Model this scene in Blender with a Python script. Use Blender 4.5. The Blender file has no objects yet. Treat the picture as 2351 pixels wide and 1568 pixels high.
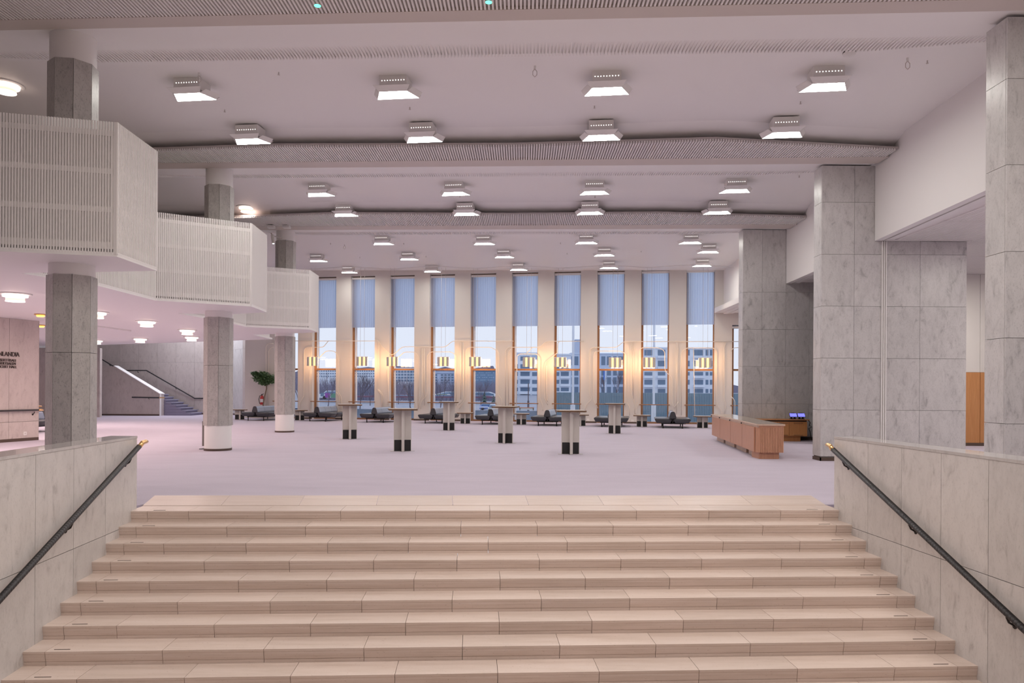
import bpy, math, random
from mathutils import Vector, Matrix
random.seed(11)
S = bpy.context.scene
COL = S.collection

# ------------------------------------------------------------------ camera, world, added lights, exposure
F, CX, H0, RHO, HC = 1700.0, 1175.5, 890.0, 0.006, 1.6
cd = bpy.data.cameras.new('camera')
cd.sensor_fit = 'HORIZONTAL'; cd.sensor_width = 36.0
cd.lens = F * 36.0 / 2351.0
cd.shift_y = (H0 - 784.0) / 2351.0
cd.clip_start = 0.05; cd.clip_end = 3000
cam = bpy.data.objects.new('camera', cd); COL.objects.link(cam)
cam.matrix_world = Matrix.Translation((0, 0, HC)) @ Matrix.Rotation(math.pi/2, 4, 'X') @ Matrix.Rotation(RHO, 4, 'Z')
S.camera = cam

W = bpy.data.worlds.new('overcast_sky'); S.world = W; W.use_nodes = True
wn = W.node_tree.nodes; wl = W.node_tree.links
bg = wn['Background']
tc = wn.new('ShaderNodeTexCoord'); sx = wn.new('ShaderNodeSeparateXYZ'); rp = wn.new('ShaderNodeValToRGB')
wl.new(tc.outputs['Generated'], sx.inputs[0]); wl.new(sx.outputs['Z'], rp.inputs[0])
rp.color_ramp.elements[0].position = 0.0; rp.color_ramp.elements[0].color = (.84, .88, .99, 1)
rp.color_ramp.elements[1].position = 0.55; rp.color_ramp.elements[1].color = (.68, .78, 1.0, 1)
wl.new(rp.outputs[0], bg.inputs[0]); bg.inputs[1].default_value = 0.83

LAMP_E = 38.0          # radiance of the square ceiling lights
def area(name, loc, size, power, col=(1, .95, .87)):
    l = bpy.data.lights.new(name, 'AREA'); l.shape = 'SQUARE'; l.size = size; l.energy = power; l.color = col
    o = bpy.data.objects.new(name, l); COL.objects.link(o); o.location = loc
    return o
# unseen fill lights added to brighten the stairs and lobby, no fixtures built
for yy, pw in ((7.2, 48), (4.2, 42), (-2.5, 22), (-6.0, 22)):
    for xx in (-2.6, .2, 2.9, 5.6):
        area('hall_fill_light', (xx, yy, 6.6), .75, pw)
# more added fill lights, for the right-hand passage and the left-hand cloakroom
for yy in (7, 13, 19, 28):
    area('passage_fill_light', (11.6, yy, 4.85),   .6, 110)
for xx, yy in ((-13, 11), (-13, 16.5), (-15, 22), (-18, 28), (-20, 16)):
    area('cloakroom_fill_light', (xx, yy, 3.35), .6, 105, (1, .82, .72))
area('rear_stair_skylight', (-17, 39.5, 6.6), 3.0, 260, (.86, .9, 1))

vs = S.view_settings
vs.view_transform = 'Standard'; vs.look = 'None'; vs.exposure = 0.32; vs.gamma = 1.0; vs.use_curve_mapping = False

# ------------------------------------------------------------------ photograph geometry helpers
_c, _s = math.cos(RHO), math.sin(RHO)
def ray(px, py):
    u, v = px - CX, py - H0
    return (u*_c + v*_s)/F, -(v*_c - u*_s)/F
def at(px, py, Y):
    a, b = ray(px, py); return Vector((a*Y, Y, HC + b*Y))
def onz(px, py, z):
    a, b = ray(px, py); Y = (z - HC)/b; return Vector((a*Y, Y, z))
def zpx(px, py, Y): return at(px, py, Y).z
def onplane(px, py, P, n):
    a, b = ray(px, py); d = Vector((a, 1, b)); o = Vector((0, 0, HC))
    t = (Vector(P) - o).dot(n)/d.dot(n); return o + d*t

# ------------------------------------------------------------------ materials
def newmat(name):
    m = bpy.data.materials.new(name); m.use_nodes = True
    nt = m.node_tree
    return m, nt, nt.nodes['Principled BSDF']
def pm(name, col, rough=.6, metal=0.0, spec=.5, emit=None, es=0.0):
    m, nt, b = newmat(name)
    b.inputs['Base Color'].default_value = (*col, 1); b.inputs['Roughness'].default_value = rough
    b.inputs['Metallic'].default_value = metal; b.inputs['Specular IOR Level'].default_value = spec
    if emit: b.inputs['Emission Color'].default_value = (*emit, 1); b.inputs['Emission Strength'].default_value = es
    return m
def coords(nt, scale=(1, 1, 1), rot=(0, 0, 0), rnd=True):
    t = nt.nodes.new('ShaderNodeTexCoord'); mp = nt.nodes.new('ShaderNodeMapping')
    mp.inputs['Scale'].default_value = scale; mp.inputs['Rotation'].default_value = rot
    if rnd:
        oi = nt.nodes.new('ShaderNodeObjectInfo'); mu = nt.nodes.new('ShaderNodeMath'); mu.operation = 'MULTIPLY'; mu.inputs[1].default_value = 37.0
        ad = nt.nodes.new('ShaderNodeVectorMath'); ad.operation = 'ADD'
        nt.links.new(oi.outputs['Random'], mu.inputs[0]); nt.links.new(t.outputs['Object'], ad.inputs[0]); nt.links.new(mu.outputs[0], ad.inputs[1])
        nt.links.new(ad.outputs[0], mp.inputs['Vector'])
    else: nt.links.new(t.outputs['Object'], mp.inputs['Vector'])
    return mp
def noise(nt, vec, scale, detail=4, rough=.6, dist=0):
    n = nt.nodes.new('ShaderNodeTexNoise'); n.inputs['Scale'].default_value = scale; n.inputs['Detail'].default_value = detail
    n.inputs['Roughness'].default_value = rough; n.inputs['Distortion'].default_value = dist
    nt.links.new(vec.outputs[0], n.inputs['Vector']); return n
def ramp(nt, src, stops):
    r = nt.nodes.new('ShaderNodeValToRGB'); e = r.color_ramp.elements
    while len(e) < len(stops): e.new(.5)
    for q, (p, c) in zip(e, stops): q.position = p; q.color = (*c, 1) if len(c) == 3 else c
    nt.links.new(src, r.inputs[0]); return r
def mix(nt, a, b, fac, mode='MIX'):
    m = nt.nodes.new('ShaderNodeMix'); m.data_type = 'RGBA'; m.blend_type = mode
    if isinstance(fac, (int, float)): m.inputs[0].default_value = fac
    else: nt.links.new(fac, m.inputs[0])
    for sock, v in ((m.inputs[6], a), (m.inputs[7], b)):
        if isinstance(v, tuple): sock.default_value = (*v, 1)
        else: nt.links.new(v, sock)
    return m.outputs[2]
def bump(nt, b, src, strength, dist=.01):
    bp = nt.nodes.new('ShaderNodeBump'); bp.inputs['Strength'].default_value = strength; bp.inputs['Distance'].default_value = dist
    nt.links.new(src, bp.inputs['Height']); nt.links.new(bp.outputs[0], b.inputs['Normal'])
def tone(nt, lo, hi):
    oi = nt.nodes.new('ShaderNodeObjectInfo')
    return ramp(nt, oi.outputs['Random'], [(0, (lo,)*3), (1, (hi,)*3)]).outputs[0]
def marble(name, base, vein, rough=.35, scale=3.0, speck=.5):
    m, nt, b = newmat(name)
    mp = coords(nt, (1.0, 1.0, .42), (.5, .65, .3))
    n1 = noise(nt, mp, scale*2.6, 8, .68, .6)
    v = ramp(nt, n1.outputs['Fac'], [(.30, (1, 1, 1)), (.42, (.25,)*3), (.55, (0, 0, 0))]).outputs[0]
    mp2 = coords(nt, (1, 1, .5), (.5, .65, .3)); n2 = noise(nt, mp2, scale*.5, 3)
    cl = ramp(nt, n2.outputs['Fac'], [(.3, tuple(x*.9 for x in base)), (.7, base)]).outputs[0]
    n3 = noise(nt, mp2, 55, 3, .7); sp = ramp(nt, n3.outputs['Fac'], [(.33, (1, 1, 1)), (.45, (0, 0, 0))]).outputs[0]
    c1 = mix(nt, cl, vein, v); fm = nt.nodes.new('ShaderNodeMath'); fm.operation = 'MULTIPLY'; fm.inputs[1].default_value = speck
    nt.links.new(sp, fm.inputs[0]); c2 = mix(nt, c1, vein, fm.outputs[0])
    c3 = mix(nt, c2, tone(nt, .93, 1.03), 1.0, 'MULTIPLY')
    nt.links.new(c3, b.inputs['Base Color']); b.inputs['Roughness'].default_value = rough
    return m
M = {}
M['plaster'] = pm('white_plaster', (.88, .85, .84), .55, spec=.3)
M['ceiling'] = pm('ceiling_paint', (.90, .87, .86), .5, spec=.3)
M['slat'] = pm('slat_paint', (.86, .82, .81), .5, spec=.3)
M['lip'] = pm('beige_beam_lip', (.66, .59, .55), .6, spec=.3)
M['slatback'] = pm('slat_back_paint', (.50, .45, .44), .6, spec=.3)
M['wallcream'] = pm('cream_wall_paint', (.72, .68, .65), .6, spec=.3)
M['marble'] = marble('grey_white_marble', (.65, .62, .615), (.37, .35, .35))
M['marble2'] = marble('parapet_marble', (.70, .66, .65), (.46, .43, .42), .3, 3.5, .4)
M['marblecap'] = marble('polished_marble', (.60, .56, .55), (.40, .37, .36), .07, 3.0, .2)
M['marblewarm'] = marble('warm_marble', (.63, .55, .52), (.44, .37, .35), .4, 3.0, .4)
M['granite'] = marble('column_granite', (.53, .50, .48), (.30, .28, .27), .45, 5.0, .9)
def stone():
    m, nt, b = newmat('stair_limestone')
    mp = coords(nt, (.35, 3, 9)); n1 = noise(nt, mp, 3.0, 6, .65)
    c = ramp(nt, n1.outputs['Fac'], [(.25, (.62, .49, .42)), (.5, (.71, .58, .515)), (.75, (.76, .635, .58))]).outputs[0]
    mp2 = coords(nt, (1, 1.6, 3)); n2 = noise(nt, mp2, 32, 3, .7)
    pit = ramp(nt, n2.outputs['Fac'], [(.27, (.75,)*3), (.36, (0, 0, 0))]).outputs[0]
    c = mix(nt, c, (.40, .27, .22), pit); c = mix(nt, c, tone(nt, .93, 1.02), 1.0, 'MULTIPLY')
    nt.links.new(c, b.inputs['Base Color']); b.inputs['Roughness'].default_value = .38
    bump(nt, b, n2.outputs['Fac'], .06); return m
M['stone'] = stone()
def carpet(name, a, c2):
    m, nt, b = newmat(name)
    mp = coords(nt, (.7, 2.2, 1), rnd=False); n1 = noise(nt, mp, 1.1, 5, .6); n2 = noise(nt, mp, 90, 2)
    c = ramp(nt, n1.outputs['Fac'], [(.3, a), (.7, c2)]).outputs[0]
    c = mix(nt, c, ramp(nt, n2.outputs['Fac'], [(.3, (.84,)*3), (.7, (1.05,)*3)]).outputs[0], 1.0, 'MULTIPLY')
    nt.links.new(c, b.inputs['Base Color']); b.inputs['Roughness'].default_value = .95; b.inputs['Specular IOR Level'].default_value = .1
    b.inputs['Sheen Weight'].default_value = .25
    bump(nt, b, n2.outputs['Fac'], .25, .004); return m
M['carpet'] = carpet('lilac_carpet', (.53, .47, .575), (.585, .52, .63))
M['carpetblue'] = carpet('blue_grey_carpet', (.30, .28, .38), (.34, .32, .43))
def wood(name, a, c2, scale=(22, 22, 1.2)):
    m, nt, b = newmat(name)
    mp = coords(nt, scale); n1 = noise(nt, mp, 2.2, 5, .6, .4)
    c = ramp(nt, n1.outputs['Fac'], [(.3, a), (.7, c2)]).outputs[0]
    nt.links.new(c, b.inputs['Base Color']); b.inputs['Roughness'].default_value = .42; return m
M['oak'] = wood('red_oak', (.48, .23, .14), (.62, .32, .20))
M['oak2'] = wood('orange_oak', (.50, .215, .075), (.60, .28, .11))
M['paleoak'] = wood('pale_oak', (.60, .42, .32), (.68, .5, .40), (3, 3, 3))
M['frame'] = wood('brown_window_wood', (.27, .13, .06), (.36, .18, .085))
M['tabledge'] = wood('table_edge_wood', (.13, .07, .04), (.19, .105, .06))
M['tabletop'] = pm('beige_laminate', (.50, .42, .36), .35)
M['laminate'] = pm('white_laminate', (.66, .61, .57), .4)
M['black'] = pm('black_panel', (.012, .011, .011), .45)
M['leather_glare'] = pm('leather_window_glare', (.30, .35, .46), .3, spec=.6)  # black leather of the backrests, with blue window glare put into its colour
M['leather'] = pm('black_leather', (.035, .035, .042), .28, spec=.7)
M['blackmetal'] = pm('black_metal', (.02, .018, .018), .35, .6)
M['baseboard'] = pm('brown_baseboard', (.10, .065, .05), .5)
M['dark'] = pm('dark_recess', (.05, .042, .04), .8)
M['joint'] = pm('joint_grey', (.25, .225, .215), .9)
M['brass'] = pm('brass', (.85, .56, .27), .25, 1.0)
M['steel'] = pm('brushed_steel', (.62, .58, .56), .35, .85)
M['whitemetal'] = pm('white_metal', (.84, .81, .79), .4)
M['greymetal'] = pm('grey_lamp_metal', (.62, .56, .54), .4, .2)
M['tube'] = pm('cream_tube', (.80, .74, .68), .4)
M['glow'] = pm('lamp_diffuser', (.9, .9, .9), .5, emit=(1, .985, .905), es=LAMP_E)
M['holes'] = pm('lit_lamp_hole', (.9, .9, .9), .5, emit=(1, .97, .93), es=2.5)
M['pglow'] = pm('pendant_diffuser', (.9, .8, .7), .5, emit=(1, .57, .25), es=17)
M['pamber'] = pm('amber_slot', (.9, .6, .3), .5, emit=(1, .60, .17), es=1.9)
M['rglow'] = pm('round_lamp_glass', (.9, .85, .8), .4, emit=(1, .84, .74), es=2.2)
M['rglow2'] = pm('round_lamp_rim_glass', (.9, .8, .7), .4, emit=(1, .66, .46), es=.9)
M['bglow'] = pm('brass_lamp_glow', (.9, .6, .2), .4, emit=(1, .5, .10), es=2.2)
M['green'] = pm('green_led', (.1, .6, .4), .4, emit=(.12, 1, .55), es=2.0)
M['led'] = pm('white_led', (.9, .9, .9), .4, emit=(1, 1, 1), es=3.0)
M['screen'] = pm('blue_screen', (.1, .1, .3), .3, emit=(.22, .22, .95), es=1.0)
M['text'] = pm('bronze_letter', (.07, .05, .045), .5)
M['red'] = pm('red_enamel', (.45, .03, .03), .35)
M['leaf'] = pm('ficus_leaf', (.09, .17, .07), .45)
M['bark'] = pm('tree_bark', (.22, .16, .12), .8)
def glass():
    m, nt, b = newmat('window_glass'); nt.nodes.remove(b)
    t = nt.nodes.new('ShaderNodeBsdfTransparent'); t.inputs[0].default_value = (.96, .98, 1, 1)
    g = nt.nodes.new('ShaderNodeBsdfGlossy'); g.inputs['Roughness'].default_value = .004
    x = nt.nodes.new('ShaderNodeMixShader'); x.inputs[0].default_value = .075
    nt.links.new(t.outputs[0], x.inputs[1]); nt.links.new(g.outputs[0], x.inputs[2])
    nt.links.new(x.outputs[0], nt.nodes['Material Output'].inputs[0]); return m
M['glass'] = glass()
def blind():
    m, nt, b = newmat('blind_fabric')
    b.inputs['Base Color'].default_value = (.66, .67, .76, 1); b.inputs['Roughness'].default_value = .8
    t = nt.nodes.new('ShaderNodeBsdfTranslucent'); t.inputs[0].default_value = (.70, .77, .93, 1)
    x = nt.nodes.new('ShaderNodeMixShader'); x.inputs[0].default_value = .85
    nt.links.new(b.outputs[0], x.inputs[1]); nt.links.new(t.outputs[0], x.inputs[2])
    tr = nt.nodes.new('ShaderNodeBsdfTransparent'); tr.inputs[0].default_value = (.86, .93, 1, 1); y = nt.nodes.new('ShaderNodeMixShader'); y.inputs[0].default_value = .08
    nt.links.new(x.outputs[0], y.inputs[1]); nt.links.new(tr.outputs[0], y.inputs[2])
    nt.links.new(y.outputs[0], nt.nodes['Material Output'].inputs[0]); return m
M['blind'] = blind()
def leatherwrap():
    m, nt, b = newmat('wrapped_leather')
    mp = coords(nt, (1, 1, 1), rnd=False); w = nt.nodes.new('ShaderNodeTexWave'); w.bands_direction = 'Y'; w.inputs['Scale'].default_value = 9
    nt.links.new(mp.outputs[0], w.inputs['Vector']); b.inputs['Base Color'].default_value = (.03, .027, .03, 1); b.inputs['Roughness'].default_value = .45
    bump(nt, b, w.outputs['Fac'], .5, .01); return m
M['wrap'] = leatherwrap()
# outdoors
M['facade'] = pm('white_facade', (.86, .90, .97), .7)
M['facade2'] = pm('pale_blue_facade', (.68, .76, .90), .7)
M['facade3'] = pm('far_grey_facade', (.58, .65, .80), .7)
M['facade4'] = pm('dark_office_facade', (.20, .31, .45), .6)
M['pane'] = pm('dark_window_pane', (.15, .23, .34), .15)
M['pane2'] = pm('office_window_strip', (.50, .62, .76), .2)
M['fence'] = pm('blue_grey_fence', (.27, .37, .47), .6)
M['lamppost'] = pm('pale_lamp_post', (.85, .90, 1.0), .5)
M['twig'] = pm('bare_twig', (.17, .14, .17), .9)
M['grass'] = pm('winter_grass', (.34, .33, .24), .95)
M['asphalt'] = pm('wet_asphalt', (.34, .35, .41), .6)
M['scrub'] = pm('bare_scrub', (.24, .23, .31), .95)
M['pine'] = pm('dark_pine', (.09, .13, .12), .9)
M['train'] = pm('white_train', (.75, .78, .82), .4)
M['violet'] = pm('violet_train_panel', (.30, .07, .38), .4)
M['tgreen'] = pm('green_train_panel', (.12, .30, .2), .4)
M['bluetruck'] = pm('blue_truck_paint', (.02, .16, .52), .35)
M['carred'] = pm('dark_red_car', (.20, .03, .05), .35)
M['maroon'] = pm('maroon_wagon', (.22, .10, .15), .5)
M['carwhite'] = pm('white_car', (.7, .72, .76), .35)
M['tyre'] = pm('tyre_rubber', (.02, .02, .022), .7)
M['bluesign'] = pm('blue_banner', (.05, .18, .6), .5)
M['orangebar'] = pm('orange_barrier', (.7, .28, .14), .5)
M['panelblue'] = pm('spandrel_blue', (.16, .23, .34), .5)

# ------------------------------------------------------------------ object helpers
def tag(o, label=None, cat=None, group=None, kind=None):
    if label: o['label'] = label
    if cat: o['category'] = cat
    if group: o['group'] = group
    if kind: o['kind'] = kind
    return o
def empty(name, loc, label=None, cat=None, group=None, kind=None, rz=0.0):
    o = bpy.data.objects.new(name, None); COL.objects.link(o); o.empty_display_size = .2
    o.location = loc; o.rotation_euler = (0, 0, rz)
    return tag(o, label, cat, group, kind)
def setpar(o, p):
    o.parent = p
    o.matrix_parent_inverse = p.matrix_basis.inverted() if p.parent is None and p.type == 'EMPTY' else Matrix()
class MB:
    def __init__(s): s.v = []; s.f = []
    def poly(s, pts):
        n = len(s.v); s.v += [tuple(p) for p in pts]; s.f.append(tuple(range(n, n+len(pts)))); return s
    def hexa(s, b, t):      # two quads of 4 points, same winding
        n = len(s.v); s.v += [tuple(p) for p in b] + [tuple(p) for p in t]
        s.f += [(n+3, n+2, n+1, n), (n+4, n+5, n+6, n+7)] + [(n+i, n+(i+1) % 4, n+4+(i+1) % 4, n+4+i) for i in range(4)]; return s
    def box(s, x0, x1, y0, y1, z0, z1):
        return s.hexa([(x0, y0, z0), (x1, y0, z0), (x1, y1, z0), (x0, y1, z0)], [(x0, y0, z1), (x1, y0, z1), (x1, y1, z1), (x0, y1, z1)])
    def obox(s, o, ex, ey, ez):
        o, ex, ey, ez = map(Vector, (o, ex, ey, ez))
        b = [o, o+ex, o+ex+ey, o+ey]; return s.hexa(b, [p+ez for p in b])
    def prism(s, pts, z0, z1):   # z0, z1 numbers or functions of (x, y)
        f0 = z0 if callable(z0) else (lambda x, y: z0); f1 = z1 if callable(z1) else (lambda x, y: z1)
        n = len(s.v); k = len(pts)
        s.v += [(x, y, f0(x, y)) for x, y in pts] + [(x, y, f1(x, y)) for x, y in pts]
        s.f += [tuple(range(n+k-1, n-1, -1)), tuple(range(n+k, n+2*k))] + [(n+i, n+(i+1) % k, n+k+(i+1) % k, n+k+i) for i in range(k)]; return s
    def tube(s, pts, r, n=6, cap=True):
        pts = [Vector(p) for p in pts]; rr = r if isinstance(r, (list, tuple)) else [r]*len(pts)
        base = len(s.v); prev = None
        for i, p in enumerate(pts):
            d = (pts[min(i+1, len(pts)-1)] - pts[max(i-1, 0)]).normalized()
            if prev is None:
                a = d.cross(Vector((0, 0, 1)));  a = a if a.length > .05 else d.cross(Vector((0, 1, 0)))
            else: a = prev - d*prev.dot(d)
            a.normalize(); b = d.cross(a); prev = a
            for k in range(n):
                t = 2*math.pi*k/n; s.v.append(tuple(p + a*(math.cos(t)*rr[i]) + b*(math.sin(t)*rr[i])))
        for i in range(len(pts)-1):
            for k in range(n):
                q = base+i*n; s.f.append((q+k, q+(k+1) % n, q+n+(k+1) % n, q+n+k))
        if cap:
            s.f.append(tuple(base+k for k in range(n-1, -1, -1))); s.f.append(tuple(base+(len(pts)-1)*n+k for k in range(n)))
        return s
    def lathe(s, prof, c=(0, 0), n=24, a0=0.0, a1=2*math.pi):
        full = abs(a1-a0-2*math.pi) < 1e-6; m = n if full else n+1; base = len(s.v)
        for r, z in prof:
            for k in range(m):
                t = a0+(a1-a0)*k/n; s.v.append((c[0]+r*math.cos(t), c[1]+r*math.sin(t), z))
        for i in range(len(prof)-1):
            for k in range(n):
                k2 = (k+1) % m; q = base+i*m; s.f.append((q+k, q+k2, q+m+k2, q+m+k))
        return s
    def mesh(s, name, mat, smooth=False):
        me = bpy.data.meshes.new(name); me.from_pydata(s.v, [], s.f); me.materials.append(M[mat] if isinstance(mat, str) else mat)
        if smooth: me.shade_smooth()
        me.update(); return me
    def obj(s, name, mat, parent=None, smooth=False):
        o = bpy.data.objects.new(name, s.mesh(name, mat, smooth)); COL.objects.link(o)
        if parent is not None: setpar(o, parent)
        return o
def inst(name, me, parent, loc, rz=0.0, scale=None):
    o = bpy.data.objects.new(name, me); COL.objects.link(o)
    if parent is not None: setpar(o, parent)
    o.location = loc; o.rotation_euler = (0, 0, rz)
    if scale: o.scale = scale
    return o
KIDS = {}
def kids(root):
    return [o for o in COL.objects if o.parent == root]
def dup(root, loc, rz=None, label=None, _k=None):
    r = root.copy(); COL.objects.link(r); r.location = loc
    if rz is not None: r.rotation_euler = (0, 0, rz)
    if label: r['label'] = label
    for ch, sub in (_k if _k is not None else tree(root)):
        c = ch.copy(); COL.objects.link(c); c.parent = r
        for g in sub:
            d = g.copy(); COL.objects.link(d); d.parent = c
    return r
def tree(root): return [(c, kids(c)) for c in kids(root)]
ORD = ['first', 'second', 'third', 'fourth', 'fifth', 'sixth', 'seventh', 'eighth', 'ninth', 'tenth', 'eleventh', 'twelfth']

# heights of beams and ceiling fall slightly to the right
def zb(x, y=0): return HC + 5.175 - .022*x
def zc(x, y=0): return HC + 5.50 - .022*x
SOF = 3.45            # underside of the gallery

# ================================================================== STRUCTURE
XWL = lambda y: -4.84 + .08*(9.40 - y)     # inner faces of the two stair parapets
XWR = lambda y: 4.35 + .08*(9.83 - y)
f = MB()
f.prism([(-26, 9.3), (XWL(9.3)-.35, 9.3), (XWL(9.6)-.2, 9.62), (-4.95, 10.0), (4.5, 10.3), (XWR(9.9)+.2, 9.93), (17, 9.9), (17, 32.0), (-9.8, 36.85), (-13.2, 43.5), (-26, 46)], -.25, 0)
f.prism([(-26, -10), (XWL(0)-.35, -10), (XWL(9.3)-.35, 9.3), (-26, 9.3)], -.25, 0)
f.prism([(XWR(0)+.35, -10), (17, -10), (17, 9.9), (XWR(9.9)+.35, 9.9)], -.25, 0)
tag(f.obj('floor', 'carpet'), 'lilac carpet of the upper foyer floor', kind='structure')
tag(MB().box(-12, 12, -10, 6.0, -2.35, -2.15).obj('floor_lower', 'stone'), 'limestone floor of the lobby below the stairs', kind='structure')
tag(MB().prism([(-26, -10), (17, -10), (17, 32.0), (-9.8, 36.85), (-13.2, 43.5), (-26, 46)], lambda x, y: zc(x), lambda x, y: zc(x)+.3).obj('ceiling', 'ceiling'),
    'smooth white ceiling of the foyer bays', kind='structure')
tag(MB().box(-26, 17, -10.3, -10, -2.3, 8.5).obj('wall_front', 'plaster'), 'plain wall behind the viewer', kind='structure')
tag(MB().box(-26.3, -26, -10.3, 46, -2.3, 8.5).obj('wall_left', 'plaster'), 'outer wall of the cloakroom side', kind='structure')
tag(MB().box(17, 17.3, -10.3, 44, -2.3, 8.5).obj('wall_passage', 'plaster'), 'outer wall of the right-hand passage', kind='structure')

# ---- staircase of limestone blocks
NST, RZ = 13, .1358
st = empty('staircase', (0, 9.6, 0), 'wide pale limestone staircase rising to the lilac foyer', kind='structure')
YL = lambda n: 9.42 - .3367*n
YR = lambda n: 9.83 - .3265*n
prof = [(0, 0), (0, -.020), (.004, -.028), (.004, -.048), (.014, -.098), (.020, -.100), (.020, -.103), (.016, -.105), (.016, -RZ)]
def stair_stone(n, ua, ub, back):
    z = -n*RZ; g = .0022
    pL = Vector((XWL(YL(n)), YL(n), z)); pR = Vector((XWR(YR(n)), YR(n), z)); e = (pR-pL).normalized(); nb = Vector((-e.y, e.x, 0))
    L = (pR-pL).length; m = MB(); ring = [(p[0], p[1]) for p in prof] + [(back, -RZ), (back, 0)]
    k = len(ring)
    for u in (ua*L + (g if ua > 0 else -.03), ub*L - (g if ub < 1 else -.03)):
        m.v += [tuple(pL + e*u + nb*a + Vector((0, 0, b))) for a, b in ring]
    m.f = [tuple(range(k)), tuple(range(2*k-1, k-1, -1))] + [(i, k+i, k+(i+1) % k, (i+1) % k) for i in range(k)]
    m.obj('stair_stone', 'stone', st)
    return pL, e, nb, L
grip = MB().box(-.075, .075, 0, .008, 0, .003).mesh('grip_strip', 'baseboard')
for n in range(NST):
    Ltot = (Vector((XWR(YR(n)), YR(n), 0))-Vector((XWL(YL(n)), YL(n), 0))).length
    js = [0, .205/Ltot]
    off = (.72 if n % 2 == 0 else 1.25) + .06*math.sin(n*2.1)
    u = off
    while u < Ltot - .45: js.append(u/Ltot); u += .962
    js += [1-.205/Ltot, 1]
    for a, b in zip(js, js[1:]): pL, e, nb, L = stair_stone(n, a, b, .42 if n == 0 else .36)
    if n < 9:
        for u in (.245+.09, L-.245-.09):
            q = pL + e*u + nb*.055
            inst('grip_strip', grip, st, (q.x, q.y, q.z+.0005), math.atan2(e.y, e.x))
MB().prism([(XWL(9)+.02, 9.0), (XWR(9)-.02, 9.3), (XWR(4.5)-.02, 4.9), (XWL(4.5)+.02, 4.6)], -2.3, lambda x, y: -.30-.41*(9.7+.045*x-y)).obj('rubble_core', 'joint', st)
# landing slabs behind the top step
ld = empty('landing', (0, 10.4, 0), 'pale stone border where the stairs meet the carpet', kind='structure')
a0, a1 = onz(355, 1138, 0), onz(1862, 1138, 0)
b0 = Vector((XWL(9.84)-.03, 9.845, 0)); b1 = Vector((XWR(10.2)+.03, 10.24, 0))
NL = 9
for i in range(NL):
    t0, t1 = i/NL, (i+1)/NL
    q = [b0.lerp(b1, t0), b0.lerp(b1, t1), a0.lerp(a1, t1), a0.lerp(a1, t0)]
    if i == 0: q = [b0, b0.lerp(b1, t1), a0.lerp(a1, t1), a0]
    ex = Vector((.0025, 0, 0)); q[0] = q[0]+ex; q[3] = q[3]+ex; q[1] = q[1]-ex; q[2] = q[2]-ex
    MB().prism([(p.x, p.y) for p in q], -.12, .004).obj('landing_slab', 'stone', ld)

# ---- stair parapets clad in marble, with handrails
def parapet(name, X, sgn, yfar, zt, joints, zj, label):
    root = empty(name, (X(yfar), yfar, 0), label, kind='structure')
    w = .34; z0 = -2.2; y0 = 1.5
    O = lambda y, o: X(y) + sgn*o
    core = MB().prism([(O(yfar-.012, .03), yfar-.012), (O(yfar-.012, w), yfar-.012), (O(y0, w), y0), (O(y0, .03), y0)], z0, zt-.05); core.obj('core', 'joint', root)
    ys = [yfar] + joints + [y0]; g = .003
    for ya, yb in zip(ys, ys[1:]):
        for za, zb_ in ((z0, zj-g), (zj+g, zt-.032)):
            MB().prism([(O(ya-g, 0), ya-g), (O(ya-g, .03), ya-g), (O(yb+g, .03), yb+g), (O(yb+g, 0), yb+g)], za, zb_).obj('marble_panel', 'marble2', root)
    MB().prism([(O(yfar, .034), yfar), (O(yfar, w), yfar), (O(yfar-.012, w), yfar-.012), (O(yfar-.012, .034), yfar-.012)], 0, zt-.032).obj('end_panel', 'marble2', root)
    MB().prism([(O(yfar, -.004), yfar), (O(yfar, w), yfar), (O(y0, w), y0), (O(y0, -.004), y0)], zt-.03, zt).obj('coping', 'marblecap', root)
    return root
def dL(px): t = -(px-CX)/F; return (4.84-.08*9.40)/(t-.08)
def dR(px): t = (px-CX)/F; return (4.35+.08*9.83)/(t+.08)
parapet('parapet_wall', XWL, -1, 9.60, .945, [dL(243.8), dL(170.7), dL(83), 6.1, 5.2, 4.2, 3.2], -.17, 'low marble stair wall on the left with its handrail')
parapet('parapet_wall', XWR, 1, 9.96, .97, [dR(1993.8), dR(2071), dR(2162), dR(2271), 5.9, 4.9, 3.7], -.17, 'low marble stair wall on the right with its handrail')
def bracket(m, p, d):
    p = Vector(p); d = Vector(d)
    m.tube([p-Vector((0, 0, .02)), p+d*.3-Vector((0, 0, .07)), p+d-Vector((0, 0, .10))], .011, 6); m.tube([p+d*.93-Vector((0, 0, .10)), p+d*1.05-Vector((0, 0, .10))], .028, 10)
def stair_rail(X, sgn, ya, za, yb, zb_, brk, label):
    P = lambda y: Vector((X(y)-sgn*.075, y, za+(zb_-za)*(ya-y)/(ya-yb)))
    r = empty('handrail', tuple(P(ya)), label, 'handrail')
    yl = yb-2.2
    MB().tube([P(ya), P(yl)], .027, 10).obj('leather_grip', 'wrap', r, True)
    MB().tube([P(ya)+Vector((sgn*.02, 0, .022)), P(yl)+Vector((sgn*.02, 0, .022))], .010, 6).obj('rail_core', 'blackmetal', r)
    e = P(ya); MB().tube([e, e+Vector((0, .07, .045)), e+Vector((0, .16, .055)), e+Vector((0, .20, .05))], [.028, .029, .027, .018], 10).obj('brass_end', 'brass', r, True)
    for y in brk:
        m = MB(); bracket(m, P(y)-Vector((0, 0, .01)), (sgn*.075, 0, 0)); m.obj('bracket', 'blackmetal', r)
stair_rail(XWL, -1, 9.5, .815, 6.6, -.306, (9.25, 7.83, 5.9), 'black leather-wrapped handrail with brass end on the left stair wall')
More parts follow.
